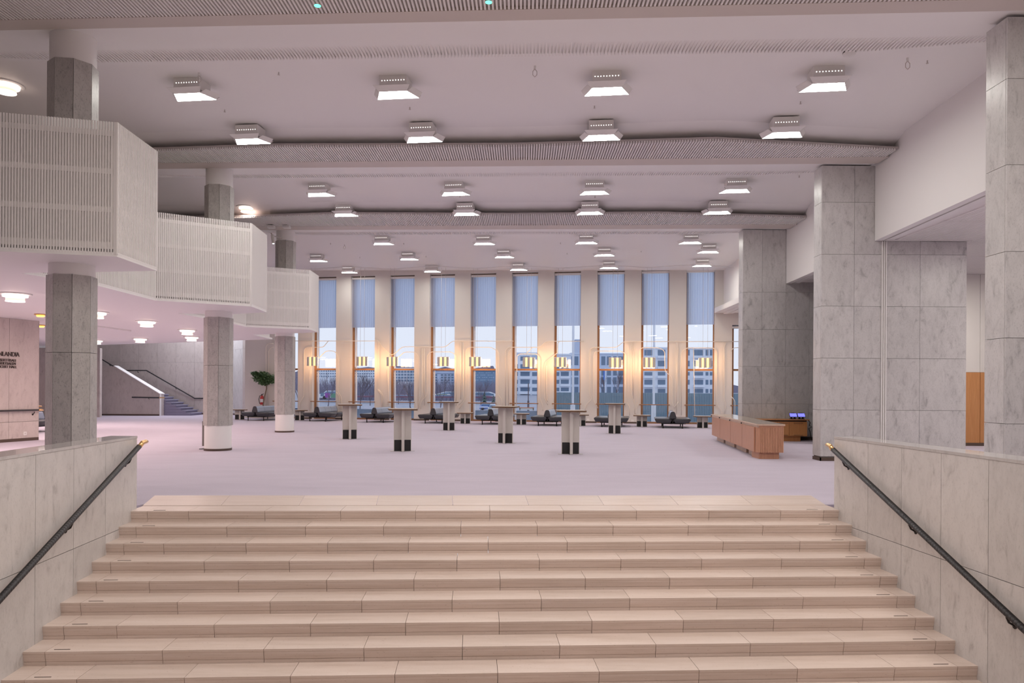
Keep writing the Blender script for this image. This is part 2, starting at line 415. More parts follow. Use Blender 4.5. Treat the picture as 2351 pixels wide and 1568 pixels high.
stair_rail(XWR, 1, 9.86, .80, 6.56, -.51, (9.6, 8.2, 6.75), 'black leather-wrapped handrail with brass end on the right stair wall')

# ---- marble piers on the right
def pier(Y, px0, px1, ytop, vj, hj, endw, label, pxcut=None, zcut=None, track=None):
    x0, x1 = at(px0, 900, Y).x, at(px1, 900, Y).x; zt = zpx(px0, ytop, Y)
    root = empty('marble_pier', (x0, Y, 0), label, kind='structure'); g = .006
    xs = [x0] + [at(p, 900, Y).x for p in vj] + [x1]; zs = [.10] + sorted(zpx(px0, y, Y) for y in hj) + [zt]
    xc = at(pxcut, 900, Y).x if pxcut else x1
    MB().box(x0+.02, x1, Y+.02, Y+endw-.02, 0, zcut if zcut else zt).obj('core', 'joint', root)
    if zcut: MB().box(x0+.02, xc, Y+.02, Y+endw-.02, zcut, zt).obj('core', 'joint', root)
    tr = [at(p, 900, Y).x for p in track] if track else None
    for xa, xb in zip(xs, xs[1:]):
        for za, zb_ in zip(zs, zs[1:]):
            zt2 = zb_
            if zcut and xa > xc-.1:
                if za > zcut-.05: continue
                zt2 = min(zb_, zcut)
            xb_c = min(xb, xc) if (zcut and za > zcut-.05) else xb
            segs = [(xa, xb_c)]
            if tr and xa < tr[0] < xb: segs = [(xa, tr[0]), (tr[1], xb)]
            for sa, sb in segs:
                MB().box(sa+g*.5, sb-g*.5, Y, Y+.03, za+g*.5, zt2-g*.5).obj('marble_panel', 'marble', root)
    for za, zb_ in zip(zs, zs[1:]):
        MB().box(x0, x0+.03, Y+.032, Y+endw, za+g*.5, zb_-g*.5).obj('marble_panel', 'marble', root)
    MB().box(x0-.004, x1, Y-.006, Y+.02, 0, .075).obj('baseboard', 'baseboard', root)
    MB().box(x0-.004, x0+.02, Y-.006, Y+endw, 0, .075).obj('baseboard', 'baseboard', root)
    return root
pier(9.94, 2308, 2560, 38, [2440], [180, 378, 577, 775.6, 973], .44, 'nearest grey marble pier at the right edge')
PW2 = pier(16.6, 1884, 2218, 380, [1959.6, 2111], [464, 583.5, 702.6, 822, 941], .42, 'middle grey marble pier with a long wall behind the stair parapet', 2006, 4.94, (2022, 2033.5))
pier(23.4, 1704, 1990, 527, [1748.4, 1802.8, 1857.3, 1930], [670.4, 756, 840.8, 926.8], .42, 'far grey marble pier behind the wooden counter')
x0 = at(2022, 900, 16.6).x; x1 = at(2033.5, 900, 16.6).x; r = empty('partition_track', (x0, 16.6, 0), 'pale vertical metal channel for a sliding partition between marble panels', 'track')
MB().box(x0, x1, 16.603, 16.63, 0, 4.93).obj('back_plate', 'steel', r)
for k in range(3):
    xx = x0 + (x1-x0)*(k*.5); MB().box(xx-.012+(.012 if k == 0 else 0)-(.012 if k == 2 else 0), xx+.012+(.012 if k == 0 else 0)-(.012 if k == 2 else 0), 16.575, 16.605, 0, 4.93).obj('channel_lip', 'whitemetal', r)

# ---- white bulkheads over the passage openings and the passage ceiling
def bulk(name, p0, p1, label, z0=4.94):
    (xa, ya), (xb, yb) = p0, p1
    root = empty(name, (xa, ya, z0), label, kind='structure')
    MB().prism([(xa, ya), (xa+.14, ya), (xb+.14, yb), (xb, yb)], z0, lambda x, y: zc(x)+.02).obj('face', 'plaster', root)
    for a, b, dz, mt in ((.14, .17, 0, 'whitemetal'), (.17, .215, .12, 'dark'), (.215, .235, 0, 'whitemetal'), (.235, .42, .02, 'plaster')):
        MB().prism([(xa+a, ya), (xa+b, ya), (xb+b, yb), (xb+a, yb)], z0+dz, z0+.4).obj('soffit_track' if b < .3 else 'soffit', mt, root)
bulk('wall_right', (7.66, 8.0), (8.11, 16.59), 'white bulkhead between the two nearest marble piers')
bulk('wall_right', (8.35, 17.03), (8.64, 23.39), 'white bulkhead between the middle and far marble piers')
bulk('wall_right', (8.70, 23.83), (9.42, 33.2), 'white bulkhead between the far marble pier and the windows')
pc = empty('ceiling_passage', (12, 16, 4.97), 'ribbed metal ceiling of the passage on the right', kind='structure')
MB().prism([(8.05, 4), (17, 4), (17, 33), (9.0, 33)], 4.985, 5.2).obj('board', 'slat', pc)
m = MB()
for k in range(112):
    xx = 8.6 + .068*k; m.box(xx, xx+.05, 5, 22.4, 4.955, 4.985)
tag(m.obj('rib', 'slat', pc), kind='stuff')
for yy in (11.4, 13.0, 14.7, 18.5, 20.4): MB().box(8.5, 16.2, yy, yy+.02, 4.950, 4.955).obj('seam_strip', 'whitemetal', pc)
MB().box(at(2026, 900, 16.55).x, at(2228, 900, 16.55).x, 16.53, 16.555, 4.935, 4.955).obj('edge_strip', 'whitemetal', pc)
# passage end wall with the oak door
pe = empty('wall_passage_end', (12.9, 21.5, 0), 'cream wall above a wood door panel at the passage end', kind='structure')
zd = zpx(2238, 855, 21.4); xs = [at(p, 900, 21.4).x for p in (2180, 2248.5, 2330)]
MB().box(8.9, 17, 21.42, 21.6, 0, 5.0).obj('core', 'dark', pe)
for xa, xb in zip(xs, xs[1:]): MB().box(xa+.006, xb-.006, 21.38, 21.42, zd+.006, 4.95).obj('cream_panel', 'wallcream', pe)
dr = empty('door_1', (xs[0], 21.38, 0), 'orange oak door seen in the narrow gap between marble piers', kind='structure')
for xa, xb in zip(xs, xs[1:]): MB().box(xa+.008, xb-.008, 21.36, 21.40, .09, zd).obj('door_leaf', 'oak2', dr)
MB().box(xs[0], xs[2], 21.35, 21.40, 0, .09).obj('kick_board', 'baseboard', dr)

# ---- ceiling beams with slatted underside
def beam(A, B, lip, white, strip, front, xr, label):
    (xa, ya), (xb_, yb) = A, B; sl = (yb-ya)/(xb_-xa); yf = lambda x: ya+sl*(x-xa); xl = -24.0
    root = empty('beam', (0, yf(0), zb(0)), label, kind='structure')
    R = lambda o0, o1, z0, z1: MB().prism([(xl, yf(xl)+o0), (xr, yf(xr)+o0), (xr, yf(xr)+o1), (xl, yf(xl)+o1)], z0, z1)
    R(-lip, 0, zb, lambda x, y: zc(x)+.02).obj('lip', 'lip', root)
    R(.002, white+strip, lambda x, y: zb(x)+.02+.10*max(0, y-yf(x)), lambda x, y: zc(x)+.02).obj('soffit', 'ceiling', root)
    def yfr(x):
        pts = front
        if x <= pts[0][0]: return pts[0][1] + sl*(x-pts[0][0])
        for (p, q), (p2, q2) in zip(pts, pts[1:]):
            if x <= p2: return q + (q2-q)*(x-p)/(p2-p)
        return pts[-1][1]
    xs = [xl] + [p[0] for p in front if p[0] < xr] + [xr]
    pl = [(x, yfr(x)) for x in xs] + [(xr, yf(xr)-lip-.002), (xl, yf(xl)-lip-.002)]
    MB().prism(pl, lambda x, y: zb(x)+.045, lambda x, y: zb(x)+.085).obj('slat_panel_board', 'slatback', root)
    m = MB()
    for x, x2 in zip(xs, xs[1:]):
        for (oa, ta), (ob, tb) in zip(((-.30, .330), (-.05, .262), (.2, .185), (.42, .115)), ((-.05, .262), (.2, .185), (.42, .115), (.44, .34))):
            m.poly([(x, yfr(x)+oa, zb(x)+ta), (x2, yfr(x2)+oa, zb(x2)+ta), (x2, yfr(x2)+ob, zb(x2)+tb), (x, yfr(x)+ob, zb(x)+tb)])
    m.obj('apron', 'ceiling', root)
    m = MB(); x = max(xl, -14.5)
    def slat(m, x, y0, y1, z0, z1):
        m.hexa([(x, y0, z0), (x+.027, y0, z0), (x+.027+.0145*(y1-y0), y1, z0), (x+.0145*(y1-y0), y1, z0)], [(x, y0, z1), (x+.027, y0, z1), (x+.027+.0145*(y1-y0), y1, z1), (x+.0145*(y1-y0), y1, z1)])
    while x < xr-.06:
        slat(m, x, yfr(x)+.005, yf(x)-lip-.004, zb(x)+.002, zb(x)+.045); x += .0545
    tag(m.obj('slat', 'slat', root), kind='stuff')
    m = MB(); x = max(xl, -14.5)
    while x < xr-.06:
        t = max(0.0, min(1.0, (xr-x)/2.2, (x+9.5)/2.5)); wd = strip*(.35+.65*t)
        slat(m, x, yf(x)+white, yf(x)+white+wd, zb(x)+.03+.10*white, zb(x)+.08+.10*white); x += .0545
    tag(m.obj('vent_slat', 'slat', root), kind='stuff')
    return yf
yb0 = beam((-7.7, 11.17), (6.77, 9.79), .30, .84, .56, [(-24, 9.6), (6, 8.0), (8, 8.0)], 7.64, 'nearest ceiling beam with a slatted white underside')
yb1 = beam((-7.55, 18.2), (7.98, 16.35), .46, .76, .48, [(-8.06, 16.9), (-5.35, 16.4), (0, 15.9), (4.15, 15.18), (7.9, 15.46)], 8.05, 'second ceiling beam with a slatted white underside')
yb2 = beam((-8.3, 25.4), (7.8, 23.07), .57, .66, .66, [(-8.77, 23.66), (-5.65, 22.84), (0, 22.27), (4.2, 21.6), (8.3, 21.58)], 8.6, 'third ceiling beam nearest the windows')

# ---- granite columns
def column(px, Y, joint_y, cap_y, zcap_low, label, zu0, zu_top, ztop):
    c = at(px, 900, Y); R = .346; rc = .318
    root = empty('column', (c.x, Y, 0), label, kind='structure')
    MB().lathe([(rc+.012, 0), (rc+.012, .055), (rc, .055)], (c.x, Y), 32).obj('base_ring', 'baseboard', root, False)
    MB().lathe([(rc, .05), (rc, .62)], (c.x, Y), 32).obj('base_drum', 'plaster', root, True)
    zj = zpx(px, joint_y, Y-R); zcap = zpx(px, cap_y, Y-R)
    def tier(z0, z1):
        MB().lathe([(R-.05, z0+.002), (R-.05, z1-.002)], (c.x, Y), 8, math.pi/8*0, 2*math.pi).obj('core', 'joint', root)
        t0 = math.atan2(-Y, -c.x)          # one edge faces the viewer
        for k in range(8):
            ta, tb = t0+k*math.pi/4, t0+(k+1)*math.pi/4
            P = lambda r, t: Vector((c.x+r*math.cos(t), Y+r*math.sin(t), 0))
            a, b, a2, b2 = P(R, ta), P(R, tb), P(R-.06, ta), P(R-.06, tb); e = (b-a).normalized()*.003
            MB().prism([((a+e).x, (a+e).y), ((b-e).x, (b-e).y), (b2.x, b2.y), (a2.x, a2.y)], z0, z1-.006).obj('granite_panel', 'granite', root)
        for zz in (z0, z1-.006):
            MB().prism([(c.x+(R-.012)*math.cos(t0+k*math.pi/4), Y+(R-.012)*math.sin(t0+k*math.pi/4)) for k in range(8)], zz-.001 if zz > z0 else z0-.0005, zz+.0008 if zz > z0 else z0+.0005).obj('bed_joint', 'joint', root)
    tier(.62, zj); tier(zj, zcap)
    MB().lathe([(rc, zcap-.01), (rc, SOF+.02)], (c.x, Y), 32).obj('collar', 'plaster', root, True)
    zu = zpx(px, zu_top, Y-R)
    tier(SOF+.35, zu)
    MB().lathe([(rc, zu-.01), (rc, ztop)], (c.x, Y), 32).obj('collar', 'plaster', root, True)
    return c
column(164, 11.45, 808, 627, 0, 'nearest grey granite column under the first gallery box', 0, 129, zb(-7)+.06)
column(501, 18.44, 838, 727, 0, 'middle grey granite column with white base drum', 0, 421, zb(-7)+.06)
column(654, 25.9, 852, 771, 0, 'far grey granite column near the windows with white base drum', 0, 550, zb(-8)+.06)

# ---- gallery: slab and three slatted balcony fronts
def sp(px, py): p = onz(px, py, SOF); return (p.x, p.y)
B1 = [sp(0, 577), sp(268, 589), sp(360, 622)]
dx, dy = B1[1][0]-B1[0][0], B1[1][1]-B1[0][1]; B1.insert(0, (B1[0][0]-dx*1.2, B1[0][1]-dy*1.2))
B2 = [sp(47, 627), sp(225, 656), sp(357, 690), sp(577, 703.5), sp(612, 717)]
B3 = [sp(407, 719), sp(535, 742.8), sp(565, 750.6), sp(711.7, 756.6), sp(730.9, 763)]
tipL = (-9.46, 29.2); far = (-19.2, 34.2)
edge = B1 + B2 + [(-7.4, 19.2)] + B3 + [(-9.35, 26.7), tipL, far, (-26, 36), (-26, B1[0][1]-1.2)]
sl = empty('gallery_slab', (-10, 15, SOF), 'smooth lowered ceiling under the gallery on the left', kind='structure')
MB().prism(edge, SOF, SOF+.06).obj('soffit', 'ceiling', sl)
def inset(pts, d):
    out = []
    for i, p in enumerate(pts):
        a = Vector(pts[max(i-1, 0)]); b = Vector(pts[min(i+1, len(pts)-1)]); t = (b-a).normalized(); out.append((p[0]-t.y*d, p[1]+t.x*d))
    return out
MB().prism([(x-.14, y+.10) for x, y in edge], SOF+.06, SOF+.35).obj('slab_core', 'slat', sl)
ZT = HC+3.78; ZB0 = HC+1.875
slat_me = MB().box(-.0105, .0105, -.001, .034, 0, ZT-ZB0).mesh('slat', 'slat')
def balcony(faces, label):
    p = faces[0][0]
    root = empty('balcony_front', (p[0], p[1], SOF), label, kind='structure')
    for (p0, p1, vis) in faces:
        a = Vector((*p0, 0)); b = Vector((*p1, 0)); L = (b-a).length; e = (b-a)/L; nin = Vector((-e.y, e.x, 0)); ang = math.atan2(e.y, e.x)
        n = int(L/.0368)
        if vis:
            for i in range(n+1):
                q = a + e*(i*L/n); inst('slat', slat_me, root, (q.x, q.y, ZB0), ang)
        for z0, z1 in ((3.575, 3.655), (3.03, 3.11), (2.48, 2.56), (1.955, 2.055)):
            MB().obox(a+nin*.012+Vector((0, 0, HC+z0)), e*L, nin*.05, (0, 0, z1-z0)).obj('batten', 'slat', root)
        MB().obox(a+nin*.026+Vector((0, 0, HC+2.0)), e*L, nin*.05, (0, 0, 1.63)).obj('backing_board', 'slat', root)
        q = b - e*.02; MB().obox(q+Vector((0, 0, ZB0)), e*.03, nin*.05, (0, 0, ZT-ZB0)).obj('corner_post', 'slat', root)
    return root
balcony([(B1[0], B1[1], True), (B1[1], B1[2], True), (B1[2], B1[3], True)], 'nearest slatted white gallery box at the upper left')
balcony([(B2[0], B2[1], True), (B2[1], B2[2], True), (B2[2], B2[3], True), (B2[3], B2[4], True)], 'middle slatted white gallery box, brightest of the three')
balcony([(B3[0], B3[1], True), (B3[1], B3[2], True), (B3[2], B3[3], True), (B3[3], B3[4], True)], 'farthest slatted white gallery box beside the windows')
a = onz(222, 747, SOF); b = onz(297, 757, SOF); tag(MB().obox(a-Vector((0, 0, .05)), b-a, (0, .12, 0), (0, 0, .05)).obj('trim_1', 'plaster'), 'thin curtain track under the gallery ceiling', kind='structure')

# ================================================================== WINDOW WALL
TH = math.radians(10.22); WU = Vector((math.cos(TH), -math.sin(TH), 0)); WN = Vector((math.sin(TH), math.cos(TH), 0))
PITCH, KC = 1.995, 5.97; G0 = Vector((0, 35.0, 0)); REC = .30
def wp(u, n, z): p = G0 + WU*u + WN*n; return Vector((p.x, p.y, z))      # u along the wall, n outward from the frame plane
def upx(px, n, py=850): p = onplane(px, py, G0+WN*n, WN); return (p-G0).dot(WU)
Lpx = {1: 717, 2: 805, 3: 895.2, 4: 985, 5: 1076.8, 6: 1173.9, 7: 1271.5}
Rpx = {1: 771.7, 2: 861, 3: 950.5, 4: 1042, 5: 1138, 6: 1235, 7: 1333, 8: 1434, 9: 1535, 10: 1638}
aO = sum(upx(v, -REC)-(k-KC)*PITCH for k, v in Lpx.items())/len(Lpx)
bO = sum(upx(v, -REC)-(k-KC)*PITCH for k, v in Rpx.items())/len(Rpx)
def zw(px, py): return onplane(px, py, G0, WN).z
ZWT, ZBL, ZCR, ZRL, ZSL = zw(1185, 628), zw(1185, 749.5), zw(1110, 848.5), zw(1110, 925), .06
wall = empty('wall_back', tuple(wp(0, -REC, 0)), 'cream wall piers between the tall windows', kind='structure')
def wbox(m, u0, u1, n0, n1, z0, z1): return m.obox(wp(u0, n0, z0), WU*(u1-u0), WN*(n1-n0), (0, 0, z1-z0))
top = lambda u: zc((G0+WU*u).x)+.02
ks = range(0, 12)
for k in ks:
    u0 = (k-KC)*PITCH + bO; u1 = (k+1-KC)*PITCH + aO
    if k == 11: u1 = u0 + 6.0
    wbox(MB(), u0, u1, -REC, .14, 0, top(u0)+.2).obj('pier', 'wallcream', wall)
    wbox(MB(), u0-.005, u1+.005, -REC-.015, -REC, 0, .075).obj('baseboard', 'baseboard', wall)
ul = (0-KC)*PITCH+aO; ur = (0-KC)*PITCH+bO
for k in range(0, 12):
    u0 = (k-KC)*PITCH+aO; u1 = (k-KC)*PITCH+bO; zt = ZWT if k < 11 else 4.45
    wbox(MB(), u0, u1, -REC+.005 if k < 11 else -REC, .14, zt, top(u0)+.2).obj('header', 'wallcream', wall)
wbox(MB(), ul-1.6, ul, -REC, .14, 0, top(ul)+.2).obj('pier', 'wallcream', wall)
slat_b = MB().poly([(-.055, -.035, 0), (0, .004, 0), (0, .004, ZWT-.16-ZBL), (-.055, -.035, ZWT-.16-ZBL)]).poly([(0, .004, 0), (.055, .030, 0), (.055, .030, ZWT-.16-ZBL), (0, .004, ZWT-.16-ZBL)]).mesh('blind_slat', 'blind')
for k in range(0, 12):
    c0 = (k-KC)*PITCH; u0, u1 = c0+aO, c0+bO; zt = ZWT if k < 11 else 4.45; nm = ORD[k]
    wn_ = empty('window_%d' % (k+1), tuple(wp((u0+u1)/2, 0, 0)), '%s tall wood-framed window from the left column side' % nm, kind='structure')
    fl = c0+.0; fr = fl+ .055; ra = u1-.05
    wbox(MB(), u0-.03, fr, -.03, .06, ZSL, zt).obj('frame_post', 'frame', wn_)
    wbox(MB(), u1-.055, u1+.03, -.03, .06, ZSL, zt).obj('frame_post', 'frame', wn_)
    wbox(MB(), u0, u1, -.04, .06, ZCR-.045, ZCR+.045).obj('crossbar', 'frame', wn_)
    wbox(MB(), u0, u1, -.05, .06, 0, ZSL+.02).obj('sill', 'frame', wn_)
    wbox(MB(), u0, u1, -.03, .06, zt-.06, zt).obj('head', 'frame', wn_)
    MB().tube([wp(u0-.07, -REC-.05, ZRL), wp(u1+.05, -REC-.05, ZRL)], .022, 8).obj('guard_rail', 'frame', wn_)
    for za, zb_ in ((ZSL+.02, ZCR-.045), (ZCR+.045, zt-.06)):
        m = MB(); m.poly([wp(fr, .0, za), wp(u1-.055, .0, za), wp(u1-.055, .0, zb_), wp(fr, .0, zb_)]); m.obj('pane', 'glass', wn_)
    if k < 7:
        wbox(MB(), fr, fr+.06, .10, .2, ZSL, zt).obj('outer_frame', 'lamppost', wn_)
    bl = empty('vertical_blind', tuple(wp((u0+u1)/2, -.1, ZBL)), 'translucent white vertical blind half drawn in the %s window' % nm, 'blind', 'blinds in the tall windows')
    zbl = ZBL
    wbox(MB(), u0+.01, u1-.01, -.20, -.06, zt-.15, zt-.06).obj('head_box', 'whitemetal', bl)
    ns = 11; w = (u1-u0-.04)/ns
    for i in range(ns):
        q = wp(u0+.02+w*(i+.5), -.12, zbl); o = inst('blind_slat', slat_b, bl, tuple(q), -TH)
        if k == 11: o.scale = (1, 1, (zt-.16-zbl)/(ZWT-.16-ZBL))
# pale blue panels under the sills outside
for k in range(0, 7):
    u0 = (k-KC)*PITCH+aO; tag(wbox(MB(), u0-.6, u0+1.4, 1.2, 1.3, -.4, zw(1200, 947)+.04).obj('terrace_wall', 'panelblue'), kind='structure')

# tube artwork that runs over piers and windows
art = empty('tube_artwork', tuple(wp(0, -REC-.05, 0)), 'long artwork of bent cream tubes running along the window wall', 'artwork')
def tubes(ox, oy, sc, lists):
    for pl in lists:
        pts = [onplane(ox+x/sc, oy+y/sc, G0-WN*(REC+.07), WN) for x, y in pl]
        q = [pts[0]]
        for i in range(1, len(pts)-1):          # round the bends
            a, b, c = pts[i-1], pts[i], pts[i+1]; r = min(.14, (a-b).length*.4, (c-b).length*.4)
            p, s_ = b+(a-b).normalized()*r, b+(c-b).normalized()*r
            q += [p, (p+b*2+s_)/4, s_]
        q.append(pts[-1]); MB().tube(q, .017, 6).obj('tube', 'tube', art, True)
tubes(600, 740, 6.535, [[(150, 279), (1004, 280), (1699, 279), (1730, 258), (1880, 430), (1955, 490)],
    [(1004, 281), (935, 365), (905, 373), (690, 372), (640, 410), (637, 1110), (575, 1200), (570, 1330)],
    [(860, 540), (960, 440), (1000, 428), (1090, 428), (1153, 490), (1150, 1050), (1200, 1115), (1205, 1300)],
    [(1130, 1050), (1175, 1110), (1180, 1300)], [(68, 1250), (68, 360), (105, 318), (180, 318)], [(730, 1330), (728, 700)],
    [(110, 1250), (110, 420), (150, 380), (185, 372)]])
tubes(860, 740, 6.535, [[(255, 490), (310, 465), (415, 366), (590, 365), (830, 370), (1065, 371), (1165, 280), (1699, 280)],
    [(30, 270), (62, 320), (62, 960), (40, 1010), (105, 1080), (110, 1290)], [(62, 1010), (125, 1085), (128, 1290)],
    [(350, 530), (440, 450), (480, 445), (600, 445), (655, 500), (655, 1300)], [(715, 390), (715, 1110), (660, 1180), (660, 1300)], [(745, 390), (745, 1250)],
    [(690, 1300), (690, 1190), (790, 1090), (790, 490), (840, 443), (1160, 443), (1222, 500), (1222, 1250)],
    [(1290, 300), (1290, 1160)], [(1330, 300), (1330, 1160), (1262, 1240)], [(1270, 1300), (1365, 1150), (1365, 420), (1410, 374), (1760, 374), (1850, 440), (1852, 800)],
    [(190, 1240), (215, 1150), (195, 700)]])
tubes(1120, 740, 6.535, [[(0, 283), (385, 282)], [(130, 400), (155, 450), (152, 1090), (210, 1150), (215, 1290)], [(265, 1290), (265, 420), (310, 374), (780, 374), (870, 284), (1440, 284)],
    [(310, 1250), (310, 440), (345, 403)], [(585, 460), (670, 376)], [(430, 1290), (437, 510), (475, 474), (735, 474), (783, 530), (780, 1150), (825, 1250), (825, 1330)],
    [(1040, 460), (870, 590), (855, 650), (855, 1150), (905, 1240)], [(882, 650), (880, 1150), (900, 1190)], [(1040, 470), (1046, 320), (1075, 284)],
    [(1455, 1330), (1470, 1240), (1562, 1150), (1530, 1090), (1530, 410), (1575, 375), (1700, 375)], [(1700, 430), (1620, 432), (1585, 480), (1585, 1180), (1655, 1290)]])
tubes(1380, 740, 6.535, [[(-80, 377), (235, 377), (335, 288), (2080, 288)], [(-80, 430), (300, 430), (378, 480), (375, 1190), (425, 1260), (425, 1400)],
    [(455, 310), (455, 1100), (505, 1200), (505, 1380)], [(482, 310), (482, 1150)], [(520, 1400), (520, 1310), (568, 1210), (568, 420), (610, 382), (880, 382), (955, 430), (958, 735), (1065, 825), (1065, 1210), (1090, 1280)],
    [(1205, 1400), (1203, 450), (1270, 384), (1690, 384), (1738, 430), (1738, 1240), (1805, 1315), (1805, 1400)], [(1130, 300), (1130, 1380)], [(1388, 390), (1405, 1430)],
    [(1850, 1400), (1880, 1240), (1848, 1180), (1848, 370), (1880, 300)], [(1950, 430), (1985, 383), (2080, 380)], [(1950, 1110), (2008, 1170), (2008, 1430)], [(1090, 1290), (1160, 1190)]])

# ================================================================== LEFT REAR: marble walls, side stair
def clad(pts, z0, z1, cuts, zcuts, mat, label, name):
    """wall of panels along the plan line pts (two points); cuts in metres along it"""
    a, b = Vector((*pts[0], 0)), Vector((*pts[1], 0)); L = (b-a).length; e = (b-a)/L; nb = Vector((-e.y, e.x, 0))
    root = empty(name, (a.x, a.y, 0), label, kind='structure'); g = .008
    MB().obox(a+nb*.03+Vector((0, 0, z0)), e*L, nb*.2, (0, 0, z1-z0)).obj('core', 'joint', root)
    us = [0] + list(cuts) + [L]; zs = [z0] + list(zcuts) + [z1]
    for ua, ub in zip(us, us[1:]):
        for za, zb_ in zip(zs, zs[1:]):
            MB().obox(a+e*(ua+g/2)+Vector((0, 0, za+g/2)), e*(ub-ua-g), nb*.03, (0, 0, zb_-za-g)).obj('marble_panel', mat, root)
    MB().obox(a-nb*.012+Vector((0, 0, z0)), e*L, nb*.012, (0, 0, .085)).obj('baseboard', 'baseboard', root)
    return root, a, e, nb
p88 = onz(88, 1010, 0); p0 = onz(0, 1016.5, 0); d_ = (p0-p88)
tw0 = p88 + d_*3.2
_, ta, te, tn = clad([(tw0.x, tw0.y), (p88.x, p88.y)], 0, SOF, [(tw0-onz(-160, 1027, 0)).length, (tw0-onz(19, 1015, 0)).length], [zpx(50, 966, 21.5)], 'marblewarm', 'pale marble wall with the concert hall lettering at the far left', 'wall_lettered')
tag(MB().obox(p88+Vector((.0, 0, 0)), (.0, .0, 0) if False else tn*.25, te*.01, (0, 0, SOF)).obj('trim_2', 'marblewarm'), 'end of the lettered marble wall', kind='structure')
def letters(txt, px_right, py_base, cap, label, track=1.0):
    Y = onplane(px_right, py_base, ta, tn)
    cu = bpy.data.curves.new('lettering', 'FONT'); cu.body = txt; cu.align_x = 'RIGHT'; cu.size = cap/.69; cu.extrude = .008; cu.space_character = track
    cu.materials.append(M['text']); o = bpy.data.objects.new('lettering', cu); COL.objects.link(o)
    R = Matrix((te, Vector((0, 0, 1)), -tn)).transposed().to_4x4()
    bpy.context.view_layer.update(); me = bpy.data.meshes.new_from_object(o.evaluated_get(bpy.context.evaluated_depsgraph_get())); me.transform(Matrix.Diagonal((.86 if cap > .1 else .92, 1, 1, 1)))
    bpy.data.objects.remove(o); o = bpy.data.objects.new('lettering', me); COL.objects.link(o)
    o.matrix_world = Matrix.Translation(Y - tn*.012) @ R
    return tag(o, label, 'lettering', 'wall lettering')
letters('FINLANDIA', 44, 819, .122, 'bronze word FINLANDIA on the pale marble wall', .92)
letters('KONSERTTISALI', 36, 830.5, .072, 'small bronze line KONSERTTISALI under the large word', 1.02)
letters('KONSERTSALEN', 36, 838, .072, 'small bronze line KONSERTSALEN, middle of three small lines', 1.02)
letters('CONCERT HALL', 38, 845.5, .072, 'small bronze line CONCERT HALL, lowest of the lettering', 1.02)
q = onplane(57, 995, ta, tn); o = empty('wall_socket', tuple(q), 'white square wall socket low on the lettered marble wall', 'socket')
MB().obox(q-te*.05-tn*.014-Vector((0, 0, .05)), te*.1, tn*.014, (0, 0, .1)).obj('plate', 'whitemetal', o); MB().obox(q-te*.02-tn*.017-Vector((0, 0, .02)), te*.04, tn*.004, (0, 0, .04)).obj('insert', 'laminate', o)
r = empty('handrail', tuple(onplane(40, 943, ta, tn)), 'black horizontal handrail with brass end on the lettered marble wall', 'handrail')
qa, qb = onplane(-150, 947, ta, tn)-tn*.07, onplane(84, 941, ta, tn)-tn*.07
MB().tube([qa, qb], .026, 8).obj('grip', 'wrap', r, True); MB().tube([qb, qb+te*.10, qb+te*.16-Vector((0, 0, .01))], [.028, .027, .018], 8).obj('brass_end', 'brass', r, True)
for px in (75, -60):
    m = MB(); bracket(m, onplane(px, 943.5, ta, tn)-tn*.07, tn*.07); m.obj('bracket', 'blackmetal', r)
r = empty('handrail', tuple(onz(92, 985, 0)+Vector((0, 0, .9))), 'brass handrail tip peeking out behind the lettered wall', 'handrail')
q = at(90, 933, 24.5); MB().tube([q+Vector((-1.5, .3, 0)), q+Vector((-.06, 0, 0))], .026, 8).obj('grip', 'wrap', r); MB().tube([q+Vector((-.06, 0, 0)), q+Vector((.09, 0, 0))], [.028, .02], 8).obj('brass_end', 'brass', r)

# back walls on the left, behind the side stair
pA, pB = at(-60, 900, 42.2), at(533, 900, 41.2); pC, pD = at(557, 900, 39.6), at(594, 900, 38.4)
Lw = (Vector((pB.x, pB.y, 0))-Vector((pA.x, pA.y, 0))).length
clad([(pA.x, pA.y), (pB.x, pB.y)], 0, 7.4, [Lw*i/14 for i in range(1, 14)], [2.9, 4.9], 'marblewarm', 'pale marble wall behind the side stairs', 'wall_rear')
clad([(pB.x, pB.y), (pC.x, pC.y)], 0, 7.4, [.55], [3.6], 'marble', 'narrow marble wall turned to the window light', 'wall_rear')
clad([(pC.x, pC.y), (pD.x, pD.y)], 0, 7.4, [], [3.6], 'marblewarm', 'marble wall end beside the first window', 'wall_rear')
q = wp(ul-1.6, -REC, 0); tag(MB().prism([(pD.x, pD.y), (q.x, q.y), (q.x+.3, q.y+.3), (pD.x+.2, pD.y+.4)], 0, 7.4).obj('wall_corner', 'wallcream'), 'cream wall corner left of the windows', kind='structure')
tag(MB().box(-26, -20.6, 37.0, 37.2, 0, SOF).obj('wall_cloakroom', 'marblewarm'), 'shaded wall in the gap behind the near column', kind='structure')
